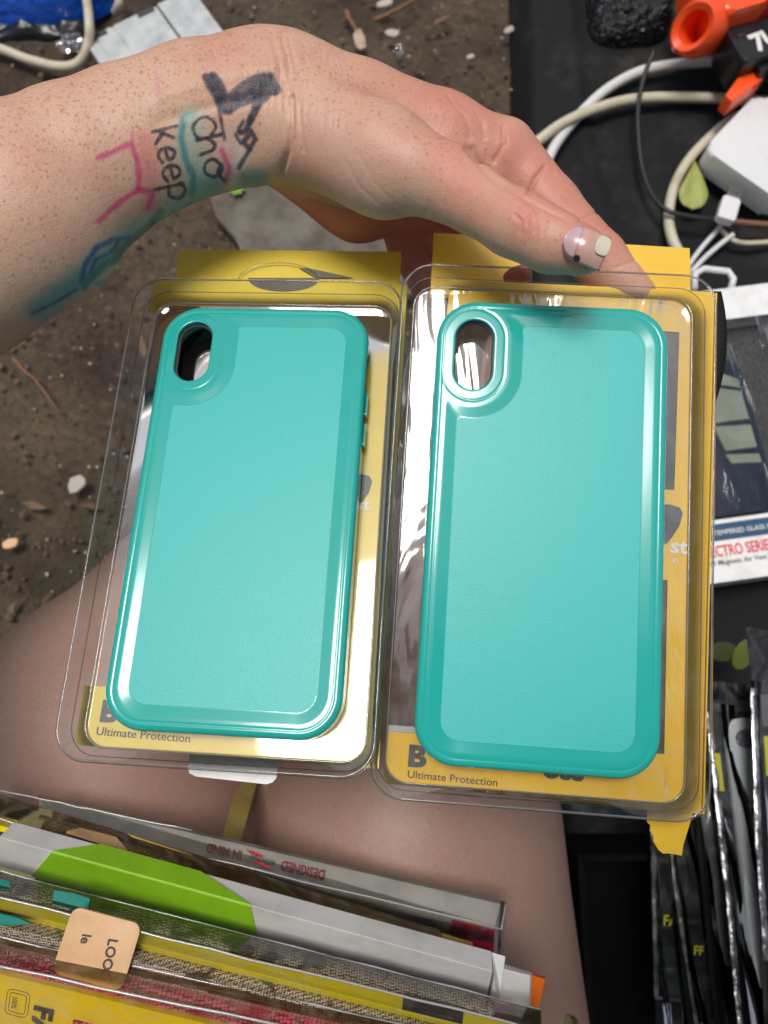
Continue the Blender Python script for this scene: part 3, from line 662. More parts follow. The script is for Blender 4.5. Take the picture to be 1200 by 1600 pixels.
def tray(parent, floor_mat, x0, x1, y0, y1, fx0, fx1, fy0, fy1, zf):
    bm = bmesh.new()
    prof = [(1.0, 1.0, 1), (0.0, 0.0, 0)]
    def ring(t, z, grow=0):
        a = (x0+(fx0-x0)*t-grow, x1+(fx1-x1)*t+grow, y0+(fy0-y0)*t-grow, y1+(fy1-y1)*t+grow); r = 11-3.5*t
        return [bm.verts.new((p[0]*mm, p[1]*mm, z*mm)) for p in rrect(*a, r, 8)]
    rs = [ring(0, -1.2, 1.1), ring(0, -.3, .9), ring(0, 0.1, .3), ring(0.02, 0, 0), ring(.12, -.9), ring(.45, zf*.45), ring(.80, zf*.84), ring(.90, zf*.955), ring(1.0, zf*.99), ring(1.08, zf)]
    for a, b in zip(rs, rs[1:]):
        for k in range(len(a)): bm.faces.new((a[k], a[(k+1) % len(a)], b[(k+1) % len(b)], b[k]))
    bm_obj('tray_wall', bm, M['tray'], parent, True, False)
    bm = bmesh.new(); i = 1.08; n = 26
    a = rrect(x0+(fx0-x0)*i, x1+(fx1-x1)*i, y0+(fy0-y0)*i, y1+(fy1-y1)*i, 7, 8)
    bm.faces.new([bm.verts.new((p[0]*mm, p[1]*mm, zf*mm)) for p in a]); bmesh.ops.triangulate(bm, faces=bm.faces[:])
    bm_obj('tray_floor', bm, floor_mat, parent, False, False)
def rim_line(parent, x0, x1, y0, y1, z, r, w_, mt, name='rim_bead'):
    bm = bmesh.new(); pts = rrect(x0, x1, y0, y1, r, 8); pts = pts+[pts[0], pts[1]]
    tube(bm, [Vector((p[0]*mm, p[1]*mm, z*mm)) for p in pts], w_*mm, 8, False); bm_obj(name, bm, mt, parent, True, False)
rimm = clear('clear_moulded_rim', (0.86, 0.86, 0.86), 1.9, 0.06, haze=0.16, scratch=False)
def ellipse(cx, cy, a, b, n=28, t0=0, t1=360):
    return [(cx+a*math.cos(R_(t0+(t1-t0)*k/n)), cy+b*math.sin(R_(t0+(t1-t0)*k/n))) for k in range(n + (0 if t1-t0 == 360 else 1))]
def S_(pts): return [(p[0]*mm, p[1]*mm) for p in pts]
def T_(x, y, z, rot=0): return Matrix.Translation((x*mm, y*mm, z*mm)) @ Matrix.Rotation(R_(rot), 4, 'Z')
UP = [(a, b) for a, b in [(46, 13.5), (49.5, 12.5), (50.6, 10.5), (49.6, 6), (47.4, 2.2), (45.4, -.6), (43, -2), (40, 2), (40, 13)]]
def package_right():
    t = thing('blister_package', 'clear tray on orange-yellow card held by thumb and finger, torn strip at lower right', 'package', POSE['R'], 'yellow card blister packages')
    Y = M['yel_r']; ZC = -12.4
    fill('backing_card', S_([(-37.2, 94.2), (61.2, 93.8), (58.8, -93.2), (-50.6, -91.2), (-50.4, -73.4), (46.0, -74.2), (46.0, -14), (28, -14), (28, 18.8), (47.8, 18.6), (48.6, 78), (-37.8, 79.4)]), [], ZC*mm, Y, t)
    fill('hang_flap', S_([(-44.5, 90), (55, 90.5), (54.2, 114.5), (-44.5, 116.5)]), [S_(ellipse(2.2, 99.5, 19, 7.2))], -19*mm, M['yel_r'], t)
    bm = bmesh.new(); prism(bm, S_([(-37, 94.2), (61, 93.8), (61, 94.4), (-37, 94.8)]), -19*mm, ZC*mm-.0004); bm_obj('card_fold', bm, Y, t, False, False)
    bm = bmesh.new(); prism(bm, S_([(61.3, 93.5), (61.8, 93.5), (59.5, -92.8), (59.0, -92.8)]), -17*mm, ZC*mm+.001); bm_obj('card_side', bm, Y, t, False, False)
    tp = [(41.2, -93), (41.0, -97.5), (42.2, -98.6), (42.0, -100.3), (43.4, -102), (43.2, -103.6), (45.0, -106.3), (46.6, -107.4), (49, -107.2), (52.9, -107.6), (53.4, -104), (56.6, -93)]
    o = fill('torn_strip', S_(tp), [], ZC*mm-.0012, M['yel_r'], t); o['label'] = 'torn yellow strip with ragged left edge'
    pr = mat('dark_print', (.055, .052, .05), .45, coat=.2)
    fill('printed_panel', S_([(28, 18.6), (49, 18.4), (50, 78.4), (28, 79)]), [], ZC*mm-.0006, pr, t); fill('printed_panel', S_([(26, -74.6), (47, -74.6), (47, -13.6), (26, -13.6)]), [], ZC*mm-.0006, pr, t)
    fill('window_edge', S_([(-50.3, -71.2), (-30, -71.2), (-30, -73.3), (-50.3, -73.3)]), [], ZC*mm+.0002, mat('pale_card_edge', (0.45, 0.45, 0.44), 0.6), t)
    tray(t, M['floor_r'], -54, 56.5, -92.6, 94, -50, 52.5, -90, 90.5, -12.0)
    rim_line(t, -54.2, 56.7, -92.8, 94.2, 0, 11, .22, rimm); rim_line(t, -54.9, 57.4, -93.5, 94.9, -1.3, 11.5, .2, rimm)
    rim_line(t, -50.3, 52.8, -90.3, 90.8, -11.2, 8, .3, rimm, 'tray_fillet'); rim_line(t, -53, 56.2, -92, 93, -8, 10, .18, rimm, 'moulded_line')
    text('slogan', 'Ultimate Protection', T_(-42.4, -88.6, ZC+.25, -1), .0037, M['ink'], t, .004, 1.06)
    text('card_lettering', 'B', T_(-42.6, -84.4, ZC+.25, -1), .0098, M['ink_g'], t, .05, 1.15)
    text('card_lettering', 'oss', T_(4.5, -84.8, ZC+.25, -1), .0098, M['ink_g'], t, .04, 1.1)
    fill('card_emblem', S_([(a+.2, b-.2) for a, b in UP]), [], (ZC+.25)*mm, M['ink_g'], t, .0001)
    text('card_lettering', 'st', T_(46.5, -4.0, ZC+.25, -2), .0072, M['ink_w'], t, .03, 1.2)
    text('card_lettering', 'e', T_(47.3, -7.9, ZC+.25, -2), .004, M['ink_w'], t, 0, 1.2)
    return t
def package_left():
    t = thing('blister_package', 'clear plastic tray on sheen-tinted yellow card below the wrist, white tab under its lower edge', 'package', POSE['L'], 'yellow card blister packages')
    Y = M['yel_l']; ZC = -12.4
    fill('backing_card', S_([(-54, 101.5), (-44.2, 101.5), (-44.2, 103.4), (50.8, 103), (50.8, 101.2), (54.2, 101.2), (53.6, -89.2), (-53.4, -87.6), (-54.0, -67.2), (39.5, -67.2), (39.8, 86), (-54.4, 86)]), [], ZC*mm, Y, t)
    fill('hang_flap', S_([(-45.0, 99.6), (50.9, 99.2), (50.9, 117.6), (-45.2, 117.6)]), [], (ZC-.7)*mm, Y, t)
    gm = mat('brown_grey_patch', (0.13, 0.115, 0.10), 0.6, noise=(30, (0.18, 0.16, 0.14), 0.4, 0.7))  # brown-grey for the slot shape and triangle laid flat on the card
    fill('hang_slot', S_(ellipse(2.0, 103.2, 15.2, 6.4, 20, 180, 360)+[(17, 103.6)]), [], (ZC+.25)*mm, gm, t, .0001)
    fill('slot_triangle', S_([(8, 108.4), (12.5, 108.2), (32, 103.7), (16, 103.6)]), [], (ZC+.3)*mm, gm, t, .0001)
    bm = bmesh.new(); pts = ellipse(0, 101.6, 17, 8.6, 24, 0, 180); tube(bm, [Vector((p[0]*mm, p[1]*mm, (ZC+1)*mm)) for p in pts], .00022, 6); bm_obj('hanger_film', bm, rimm, t, True, False)
    fill('paper_tab', S_([(-12.4, -85), (18.8, -86), (18.8, -94.2)]+[(17.6, -95.7), (15.5, -96.4)]+[(-9, -95.4), (-11.6, -94.5), (-12.4, -92.6)]), [], (ZC-.8)*mm, M['white'], t)
    tray(t, M['floor_l'], -54.6, 52.4, -91.6, 93.4, -50.2, 48.6, -87.5, 89.5, -12.0)
    rim_line(t, -54.8, 52.6, -91.8, 93.6, 0, 11, .22, rimm); rim_line(t, -55.5, 53.3, -92.5, 94.3, -1.3, 11.5, .2, rimm)
    rim_line(t, -50.4, 48.8, -87.8, 89.8, -11.2, 8, .3, rimm, 'tray_fillet')
    rim_line(t, -53.2, 51.6, -90.6, 92.4, -7, 10, .18, rimm, 'moulded_line')
    text('slogan', 'Ultimate Protection', T_(-46.6, -83.8, ZC+.25, -1), .0040, M['ink'], t, .004, 1.06)
    text('card_lettering', 'B', T_(-46.2, -78.9, ZC+.25, -1), .0098, M['ink_g'], t, .05, 1.15)
    fill('card_emblem', S_([(a-5.6, b+3.5) for a, b in UP]), [], (ZC+.25)*mm, M['ink_g'], t, .0001)
    text('card_lettering', 'st', T_(39.5, 2.8, ZC+.25, -2), .0060, M['ink_w'], t, .03, 1.2)
    return t
package_right(); package_left()
make_case('R', 'teal phone case in the right-hand tray below the thumb')
make_case('L', 'teal phone case in the left-hand tray, its side keys showing on the right')

# ------------------------------------------------------------------ ground and litter
def ground():
    n = 260; xs = np.linspace(-1, 1, n); s = np.sign(xs)*(np.abs(xs)*0.9+12*np.abs(xs)**9)
    X, Y = np.meshgrid(s, s+0.35, indexing='ij')
    from mathutils import noise as mn
    Z = np.zeros_like(X)
    near = (np.abs(X) < 1.6) & (np.abs(Y-.35) < 1.6)
    for i, j in np.argwhere(near):
        Z[i, j] = 0.010*mn.noise(Vector((X[i, j]*9, Y[i, j]*9, 0)))+0.004*mn.noise(Vector((X[i, j]*40, Y[i, j]*40, 3)))
    Z -= 0.006
    V = np.stack([X, Y, Z], -1).reshape(-1, 3); I = np.arange(n*n).reshape(n, n)
    Q = np.stack([I[:-1, :-1], I[1:, :-1], I[1:, 1:], I[:-1, 1:]], -1).reshape(-1, 4)
    tag(mesh_obj('ground', V, Q, M['soil'], None, True), 'dark damp soil with bits of litter', kind='structure')
ground()
def rough_stone(bm, c, r, sq=0.6, seed=0):
    g = bmesh.ops.create_icosphere(bm, subdivisions=1, radius=1); rr = random.Random(seed)
    a = rr.random()*6.28
    for v in g['verts']:
        k = r*rr.uniform(.65, 1.15); x, y, z = v.co; v.co = Vector((c[0]+k*(x*math.cos(a)*1.3-y*math.sin(a)), c[1]+k*(x*math.sin(a)*1.3+y*math.cos(a)), c[2]+k*z*sq))
def litter(name, count, rng_r, m, lab, seed, px0=-150, px1=900, py0=-250, py1=1000):
    bm = bmesh.new(); rr = random.Random(seed)
    for i in range(count):
        p = G(rr.uniform(px0, px1), rr.uniform(py0, py1), 0.0); rough_stone(bm, (p.x, p.y, .001), rr.uniform(*rng_r)*rr.random()**1.2+.0008, rr.uniform(.25, .7), i+seed)
    tag(bm_obj(name, bm, m), lab, kind='stuff')
litter('soil_crumbs', 2600, (.0008, .0032), mat('soil_crumb', (0.075, 0.05, 0.034), 0.9, noise=(60, (0.16, 0.115, 0.08), 0.4, 0.7)), 'small crumbs of dark soil', 1)
litter('pale_grit', 260, (.0006, .0016), mat('pale_grit', (0.33, 0.29, 0.24), 0.8), 'specks of pale grit in the soil', 5000)
def leaf_litter():
    bm = bmesh.new(); rr = random.Random(3)
    for i in range(130):
        p = G(rr.uniform(-100, 850), rr.uniform(-200, 950), 0.004); a = rr.random()*6.28; L = rr.uniform(.004, .013); wd = L*rr.uniform(.15, .4); pts = []
        for k, (u, v) in enumerate(((-1, 0), (-.4, 1), (.4, .8), (1, 0), (.4, -.8), (-.4, -1))):
            x, y = u*L, v*wd; pts.append(bm.verts.new((p.x+x*math.cos(a)-y*math.sin(a), p.y+x*math.sin(a)+y*math.cos(a), p.z+rr.uniform(-.002, .004))))
        bm.faces.new(pts)
    tag(bm_obj('leaf_litter', bm, mat('dead_leaf', (0.17, 0.11, 0.07), 0.8, noise=(25, (0.09, 0.05, 0.03), 0.35, 0.7))), 'brown leaf scraps scattered on the soil', kind='stuff')
leaf_litter()
def chip(px, py, wpx, hpx, ang, m, name, lab, cat, z=.006, thick=.004, group=None):
    c = G(px, py, z); d = (c-Vector((0, 0, CZ))).length*.97; bm = bmesh.new(); a, b = wpx*d/F/2, hpx*d/F/2; rr = random.Random(int(px*7+py))
    pts = [(x*a*rr.uniform(.75, 1.1), y*b*rr.uniform(.75, 1.1)) for x, y in ((-1, -.6), (-.5, -1), (.7, -.9), (1, -.1), (.8, .9), (-.2, 1), (-1, .5))]
    prism(bm, pts, 0, thick); bev(bm, thick*.2, 1)
    o = bm_obj(name, bm, m); o.location = c; o.rotation_euler = (R_(6), R_(-5), R_(ang)); return tag(o, lab, cat, group)
chip(122, 757, 30, 24, 35, M['quartz'], 'pebble', 'white squarish chip lying on the soil left of the left tray', 'pebble')
chip(602, 8, 22, 12, 10, M['quartz'], 'pebble', 'cream scrap on the soil at the top edge beside the reddish twig', 'pebble')
chip(613, 55, 20, 14, -30, M['quartz'], 'pebble', 'small buff pebble on the soil just below the reddish twig', 'pebble')
chip(735, 92, 12, 8, 20, M['quartz'], 'pebble', 'tiny pale pebble on mossy soil to the right above the hand', 'pebble')
chip(795, 50, 16, 10, 30, M['quartz'], 'pebble', 'pale flake on the soil close to the black cloth', 'pebble')
chip(20, 850, 24, 16, 15, M['tan'], 'pebble', 'tan flake on the soil left of the thigh', 'pebble')
for (px, py, r, nm, lab) in ((110, 66, .016, 'crumpled_film', 'crumpled ball of clear film on the soil beside the grey metal plate'), (624, 78, .011, 'crumpled_film', 'small strip of crumpled clear film on the soil above the hand')):
    bm = bmesh.new(); c = G(px, py, .009); g = bmesh.ops.create_icosphere(bm, subdivisions=3, radius=1)
    rr = random.Random(px)
    for v in g['verts']: k = r*rr.uniform(.55, 1.1); v.co = Vector((v.co.x*k*(1 if r > .012 else .45), v.co.y*k*.75, v.co.z*k*.5))
    o = bm_obj(nm, bm, clear('crinkled_film', (.9, .9, .9), 1.9, .06, haze=.14)); o.location = c; tag(o, lab, 'plastic scrap')
def twig(pts, r, lab, m=None):
    bm = bmesh.new(); P = catmull([G(*p) for p in pts], 6); rr = random.Random(len(lab)); P = [p+np.array([rr.uniform(-1, 1)*.0006, rr.uniform(-1, 1)*.0006, 0]) for p in P]
    tube(bm, P, [r*(1-.5*i/len(P))*rr.uniform(.85, 1.1) for i in range(len(P))], 7); tag(bm_obj('twig', bm, m or M['twig'], None, True), lab, 'twig')
twig([(585, 32, .008), (615, 18, .009), (655, -4, .008)], .0028, 'reddish twig slanting across the soil at the top edge')
twig([(541, 18, .008), (549, 35, .009), (560, 52, .008)], .0030, 'short dry stem with a pale husk above the wrist')
chip(563, 64, 16, 34, 15, mat('husk', (.50, .38, .28), .7, noise=(90, (.3, .2, .14), .4, .7)), 'husk', 'pale papery husk at the end of the short dry stem', 'husk')
twig([(20, 560, .006), (60, 600, .008), (90, 640, .006)], .0018, 'thin dark twig on the soil under the forearm')
bm = bmesh.new(); c = [G(x, y, .001) for x, y in ((322, 262), (340, 250), (470, 235), (690, 240), (700, 470), (430, 474), (392, 440), (372, 385), (340, 350), (328, 310))]
vs = [bm.verts.new(p) for p in c]; f = bm.faces.new(vs); g = bmesh.ops.extrude_face_region(bm, geom=[f])
for v in [x for x in g['geom'] if isinstance(x, bmesh.types.BMVert)]: v.co.z += .012
bev(bm, .004, 2); tag(bm_obj('paving_stone', bm, M['stone'], None, False), 'flat grey paving stone set in the soil below the wrist', 'paving stone')
def weed():
    t = thing('weed', 'tiny bright green weed at the edge of the paving stone below the wrist', 'plant', Matrix.Translation(G(370, 298, .012)))
    bm = bmesh.new(); c = G(370, 298, .016)
    for k in range(7):
        a = k*.9; L = .009; d = Vector((math.cos(a), math.sin(a), .5)); n = Vector((-math.sin(a), math.cos(a), 0))*.0028
        vs = [bm.verts.new(c), bm.verts.new(c+d*L*.5+n), bm.verts.new(c+d*L), bm.verts.new(c+d*L*.5-n)]; bm.faces.new(vs)
    bm_obj('leaf', bm, mat('weed_green', (.16, .34, .04), .5), t)
weed()

# ------------------------------------------------------------------ top left: bag, cable, metal plate
def plate():
    A, B, D = G(131, 62, .022), G(272, -6, .022), G(172, 122, .022); u = (B-A).normalized(); v = (D-A); v = (v-u*v.dot(u)).normalized(); n = u.cross(v)
    if n.z < 0: n = -n
    m4 = Matrix((u, v, n)).transposed().to_4x4(); m4.translation = A
    t = thing('metal_plate', 'grey metal plate with two grooves and small screws lying behind the forearm', 'metal plate', m4)
    Lu, Lv = (B-A).length, .105; segs = [(0, .016, 0), (.016, .019, -.004), (.019, .045, 0), (.045, .049, -.004), (.049, Lv*1.0, 0)]
    # grooves run across the plate (along v)
    bm = bmesh.new(); xs = [(0, .010, 0), (.010, .012, -.0012), (.012, .030, 0), (.030, .0335, -.0015), (.0335, .078, 0), (.078, .082, -.0015), (.084, Lu+.02, 0)]
    for x0, x1, dz in xs: prism(bm, [(x0, 0), (x1, 0), (x1, Lv), (x0, Lv)], -.012, dz)
    bm_obj('plate', bm, M['steel'], t, False, False)
    for x, y in ((.0335, .058), (.0815, .058)):
        bm = bmesh.new(); prism(bm, ellipse(x, y, .0042, .0042, 14), -.003, .001); prism(bm, ellipse(x, y, .002, .002, 6), .001, .0022)
        bm_obj('screw', bm, M['foil'], t, True, False, 40)
    for x in (.006, .060):
        bm = bmesh.new(); prism(bm, [(x, .001), (x+.018, .001), (x+.018, .006), (x, .006)], .0001, .0012); bm_obj('tab_slot', bm, M['liner'], t, False, False)
plate()
def bag(name, cpts, hgt, m, lab, cat, seed, z=0.0, rough=.012):
    # a lumpy bag: a grid raised over an outline
    rr = random.Random(seed); from mathutils import noise as mn
    c = [G(x, y, z) for x, y in cpts]; cx = sum(p.x for p in c)/len(c); cy = sum(p.y for p in c)/len(c); n = len(c); V = []; Fs = []; R = 22; Nn = 72
    ring = catmull(c+[c[0]], Nn//n)[:-1]; Nn = len(ring)
    for i in range(R+1):
        t = i/R
        for k in range(Nn):
            x = cx+(ring[k][0]-cx)*t; y = cy+(ring[k][1]-cy)*t; q = mn.noise(Vector((x*28+seed, y*28, 0)))+.6*abs(mn.noise(Vector((x*70, y*70, seed))))
            V.append((x, y, z+hgt*math.sqrt(max(0, 1-t**3))+rough*q*(1-t**6)))
    for i in range(R):
        for k in range(Nn): a = i*Nn+k; b = i*Nn+(k+1) % Nn; Fs.append((a, a+Nn, b+Nn, b))
    return tag(mesh_obj(name, V, Fs, m, None, True), lab, cat)
bag('blue_bag', [(-160, -150), (190, -150), (185, -10), (150, 32), (60, 52), (-20, 50), (-160, 80)], .06, M['bluebag'], 'shiny blue plastic bag in the top left corner', 'bag', 5)
bag('bag_shadow', [(-190, -20), (100, -10), (140, 30), (110, 58), (20, 66), (-120, 86)], .010, M['blackp'], 'black lumpy sheet standing in for the shadow below the blue bag', 'bag', 9)  # dark lump in place of the shadow below the blue bag
cable('power_cable', [G(-60, 60, .012), G(0, 76, .012), G(45, 93, .010), G(95, 104, .010), G(124, 96, .014), G(138, 66, .024), G(139, 30, .034), G(133, -20, .02)], .0046, M['cream'], 'cream cable curving over the soil in the top left corner', 'cream cables')
cable('power_cable', [G(172, -40, .03), G(186, 0, .026), G(180, 20, .012)], .0044, M['cream'], 'short end of cream cable touching the grey metal plate', 'cream cables')

# ------------------------------------------------------------------ right: black cloth, cables, charger, blaster
def black_cloth():
    P = [G(822, -260, .045), G(1700, -260, .045), G(1700, 1900, .045), G(905, 1900, .045), G(880, 1000, .045), G(850, 480, .045), G(832, 200, .045)]
    x0, x1, y0, y1 = .10, .95, -.60, 1.35
    from mathutils import noise as mn
    nx, ny = 110, 200; V = []; Fs = []
    def leftx(y):
        pts = sorted([(p.y, p.x) for p in (P[0], P[6], P[5], P[4], P[3])]); return float(np.interp(y, [a for a, _ in pts], [b for _, b in pts]))
    for j in range(ny+1):
        y = y0+(y1-y0)*j/ny; lx = leftx(y)
        for i in range(nx+1):
            t = i/nx; x = lx-.012+(x1-lx)*t**1.3; e = min(1, max(0, (x-lx+.012)/.016)); z = .045*math.sin(e*math.pi/2)
            z += e*(.004*mn.noise(Vector((x*10, y*6, 1)))+.0022*mn.noise(Vector((x*45, y*22, 4))))-.004*(1-e)
            z += e*.006*math.exp(-((x-lx-.055-.02*math.sin(y*7))/.010)**2)
            V.append((x, y, z))
    for j in range(ny):
        for i in range(nx): a = j*(nx+1)+i; Fs.append((a, a+1, a+nx+2, a+nx+1))
    tag(mesh_obj('black_cloth', V, Fs, M['mat'], None, True), 'dusty black cloth covering a low platform beside the soil', 'cloth')
black_cloth()
Z0 = .052
cable('power_cable', [G(1180, 92, Z0+.02), G(1110, 96, Z0+.01), G(1062, 100, Z0+.006), G(1000, 112, Z0+.006), G(945, 142, Z0+.006), G(900, 185, Z0+.006), G(872, 220, Z0+.006), G(856, 250, Z0+.004), G(835, 300, Z0+.004)], .0047, M['cwhite'], 'white cable arching below the orange muzzle', 'cables on the black cloth')
cable('power_cable', [G(1230, 162, Z0+.006), G(1150, 155, Z0+.006), G(1060, 152, Z0+.006), G(990, 155, Z0+.008), G(930, 170, Z0+.011), G(880, 192, Z0+.013), G(842, 219, Z0+.012), G(810, 245, Z0+.004)], .0046, M['cream'], 'cream cable crossing over the white cable beside the index finger', 'cables on the black cloth')
cable('power_cable', [G(1150, 182, Z0+.003), G(1122, 203, Z0+.004), G(1080, 245, Z0+.004), G(1054, 290, Z0+.004), G(1045, 335, Z0+.004), G(1050, 372, Z0+.004), G(1068, 410, Z0+.004), G(1075, 440, Z0+.002)], .0046, M['cream'], 'cream cable looping down left of the green leaf', 'cables on the black cloth')
cable('power_cable', [G(1022, 80, Z0+.03), G(1008, 115, Z0+.024), G(998, 160, Z0+.018), G(997, 205, Z0+.014), G(1003, 260, Z0+.010), G(1018, 303, Z0+.010), G(1045, 330, Z0+.014), G(1090, 340, Z0+.012), G(1140, 344, Z0+.010)], .0021, M['blackc'], 'thin black cable hanging over the cream cables', 'cables on the black cloth')
cable('twine', [G(1138, 345, Z0+.012), G(1165, 348, Z0+.012), G(1215, 352, Z0+.012)], .0024, mat('brown_twine', (.22, .10, .06), .8, bump=(600, .6, .001)), 'brown twisted cord at the right edge below the charger', 'cables on the black cloth')
for o in (bpy.data.objects['twine'],): o['category'] = 'cord'
cable('usb_cable', [G(1137, 335, Z0+.008), G(1120, 360, Z0+.004), G(1098, 385, Z0+.003), G(1078, 412, Z0+.002), G(1070, 430, Z0+.002)], .0021, M['cwhite'], 'thin white lead running down from the metal-tipped plug', 'thin white leads')
cable('usb_cable', [G(1146, 366, Z0+.008), G(1125, 382, Z0+.003), G(1102, 402, Z0+.003), G(1080, 425, Z0+.002)], .0023, M['cwhite'], 'thin white lead below the first one, ending under the right tray', 'thin white leads')
cable('usb_cable', [G(1126, 358, Z0+.004), G(1140, 372, Z0+.004), G(1165, 380, Z0+.003), G(1230, 376, Z0+.003)], .0022, M['cream'], 'thin cream lead running to the right edge below the twine', 'thin white leads')
def frame3(O, A, B):             # x towards A, y towards B
    u = (A-O).normalized(); v = (B-O); v = (v-u*v.dot(u)).normalized(); n = u.cross(v); m = Matrix((u, v, n)).transposed().to_4x4(); m.translation = O; return m
def rbox(name, x0, x1, y0, y1, z0, z1, r, m, parent, rz=.002, seg=5):
    bm = bmesh.new(); prism(bm, rrect(x0, x1, y0, y1, r, seg), z0, z1)
    es = [e for e in bm.edges if abs(e.verts[0].co.z-e.verts[1].co.z) < 1e-7]; bmesh.ops.bevel(bm, geom=es, offset=rz, segments=3, affect='EDGES', profile=.5)
    return bm_obj(name, bm, m, parent, True, False, 35)
def charger():
    z = .082; O, A, B = G(1100, 232, z), G(1196, 143, z), G(1198, 300, z); m4 = frame3(O, A, B)
    if (m4.to_3x3() @ Vector((0, 0, 1))).z < 0: m4 = m4 @ Matrix.Scale(-1, 4, (0, 1, 0)) if False else frame3(O, B, A)
    t = thing('charger', 'white square power adapter with worn grubby corners lying on the black cloth', 'charger', m4)
    rbox('charger_body', 0, .082, 0, .082, -.024, 0, .010, M['white_pl'], t, .004)
    rbox('corner_plug', -.0012, .010, .016, .044, -.021, -.005, .004, M['white_pl'], t, .002)
charger()
def usb_plug():
    z = .074; O = G(1120, 336, z); A = G(1146, 344, z); B = G(1134, 300, z); m4 = frame3(O, A, B)
    if m4[2][2] < 0: m4 = m4 @ Matrix.Rotation(math.pi, 4, 'Y')
    t = thing('usb_plug', 'white plug with a metal tip lying in front of the charger', 'plug', m4)
    rbox('plug_housing', 0, .015, -.004, .019, -.004, .004, .002, M['white_pl'], t, .001)
    rbox('plug_tip', .003, .014, .0192, .031, -.0022, .0022, .0006, mat('tarnished_tip', (.20, .17, .14), .35, metal=.6), t, .0004)
    for x in (.0055, .0095): rbox('tip_hole', x, x+.002, .024, .0265, .0022, .0025, .0003, M['ink'], t, .0001)
usb_plug()
def leaf():
    z = Z0+.006; O = G(1083, 254, z); tip = G(1081, 328, z); L = (tip-O).length; d = (tip-O).normalized(); s = d.cross(Vector((0, 0, 1))); bm = bmesh.new(); n = 16; rows = []
    for i in range(n+1):
        t = i/n; wd = .0128*((t/.66)**1.15 if t < .66 else math.sqrt(max(0, 1-((t-.66)/.34)**2)))+.0003
        rows.append([bm.verts.new(O+d*L*t+s*wd*k+Vector((0, 0, .003*abs(k)+.002*math.sin(t*5)))) for k in (-1, -.5, 0, .5, 1)])
    for a, b in zip(rows, rows[1:]):
        for k in range(4): bm.faces.new((a[k], a[k+1], b[k+1], b[k]))
    o = bm_obj('leaf', bm, M['leaf'], None, True); md = o.modifiers.new('thick', 'SOLIDIFY'); md.thickness = .0004
    tag(o, 'yellow-green oval leaf lying inside the cream cable loop', 'leaf')
leaf()
def blaster():
    z = .110; O = G(1092, 44, z); A = G(1215, 8, z); u = (A-O).normalized(); v = Vector((0, 0, 1)); s = u.cross(v).normalized()   # u along the barrel, s to the right of it
    m4 = Matrix((u, -s, v)).transposed().to_4x4(); m4.translation = O
    t = thing('toy_blaster', 'toy blaster with orange muzzle, red body and black rail lying in the top right corner', 'toy')
    m4 = m4 @ Matrix.Scale(.95, 4); t.matrix_world = m4
    # muzzle ring: hollow flared barrel
    bm = bmesh.new(); n = 30; prof = [(-.012, .0145), (-.015, .020), (-.010, .0245), (.004, .0255), (.020, .0235), (.030, .019), (.045, .018), (.07, .018)]
    inn = [(-.012, .0145), (.0, .013), (.03, .0125), (.03, .001)]
    for pr in (prof, inn):
        rs = [[bm.verts.new((x, r*.85*math.cos(2*math.pi*k/n), r*1.0*math.sin(2*math.pi*k/n))) for k in range(n)] for x, r in pr]
        for a, b in zip(rs, rs[1:]):
            for k in range(n): bm.faces.new((a[k], a[(k+1) % n], b[(k+1) % n], b[k]))
    bmesh.ops.remove_doubles(bm, verts=bm.verts[:], dist=1e-6)
    for v_ in bm.verts: x, y = v_.co.x, v_.co.y; a = R_(14); v_.co.x, v_.co.y = x*math.cos(a)-y*math.sin(a), x*math.sin(a)+y*math.cos(a); x, z_ = v_.co.x, v_.co.z; p_ = R_(33); v_.co.x, v_.co.z = x*math.cos(p_)+z_*math.sin(p_), -x*math.sin(p_)+z_*math.cos(p_)
    bm_obj('muzzle', bm, M['orange'], t, True, False, 40)
    rbox('front_housing', .010, .060, -.012, .062, -.024, .022, .010, M['orange'], t, .006)
    rbox('red_body', .046, .26, -.012, .075, -.028, .026, .008, M['red'], t, .010)
    bm = bmesh.new(); prism(bm, [(.03, .030), (.055, .022), (.075, .030), (.075, .055), (.03, .06)], -.01, .031); bev(bm, .003, 2); bm_obj('orange_guard', bm, M['orange'], t, True, False, 40)
    rbox('black_rail', .018, .26, -.052, -.0125, -.030, .004, .004, M['blackp'], t, .004)
    for k in range(7): rbox('rail_tooth', .035+k*.022, .047+k*.022, -.060, -.0515, -.028, -.004, .002, M['blackp'], t, .001)
    bm = bmesh.new(); prism(bm, [(.003, -.075), (.040, -.062), (.050, -.050), (.020, -.052), (.0, -.066)], -.030, -.012); bev(bm, .002, 2); bm_obj('orange_foot', bm, M['orange'], t, True, False, 40)
    text('rail_lettering', '7U', Matrix.Translation((.034, -.045, .0046)) @ Matrix.Rotation(R_(4), 4, 'Z'), .026, M['ink_w'], t, .04, .9)
    rbox('screw_cover', .026, .034, -.026, -.018, .0035, .0048, .0048, M['blackp'], t, .0004)
blaster()
bag('crinkled_black_film', [(918, -60), (1045, -70), (1050, 20), (1036, 62), (975, 76), (925, 66), (915, 10)], .030, mat('glossy_black_film', (.006, .006, .008), .12, noise=(120, (.70, .70, .74), .64, .67), bump=(190, 1.0, .006)), 'crinkled black film with painted glints, left of the orange muzzle', 'plastic scrap', 12, .045, .014)  # pale noise specks in the film colour stand for glints

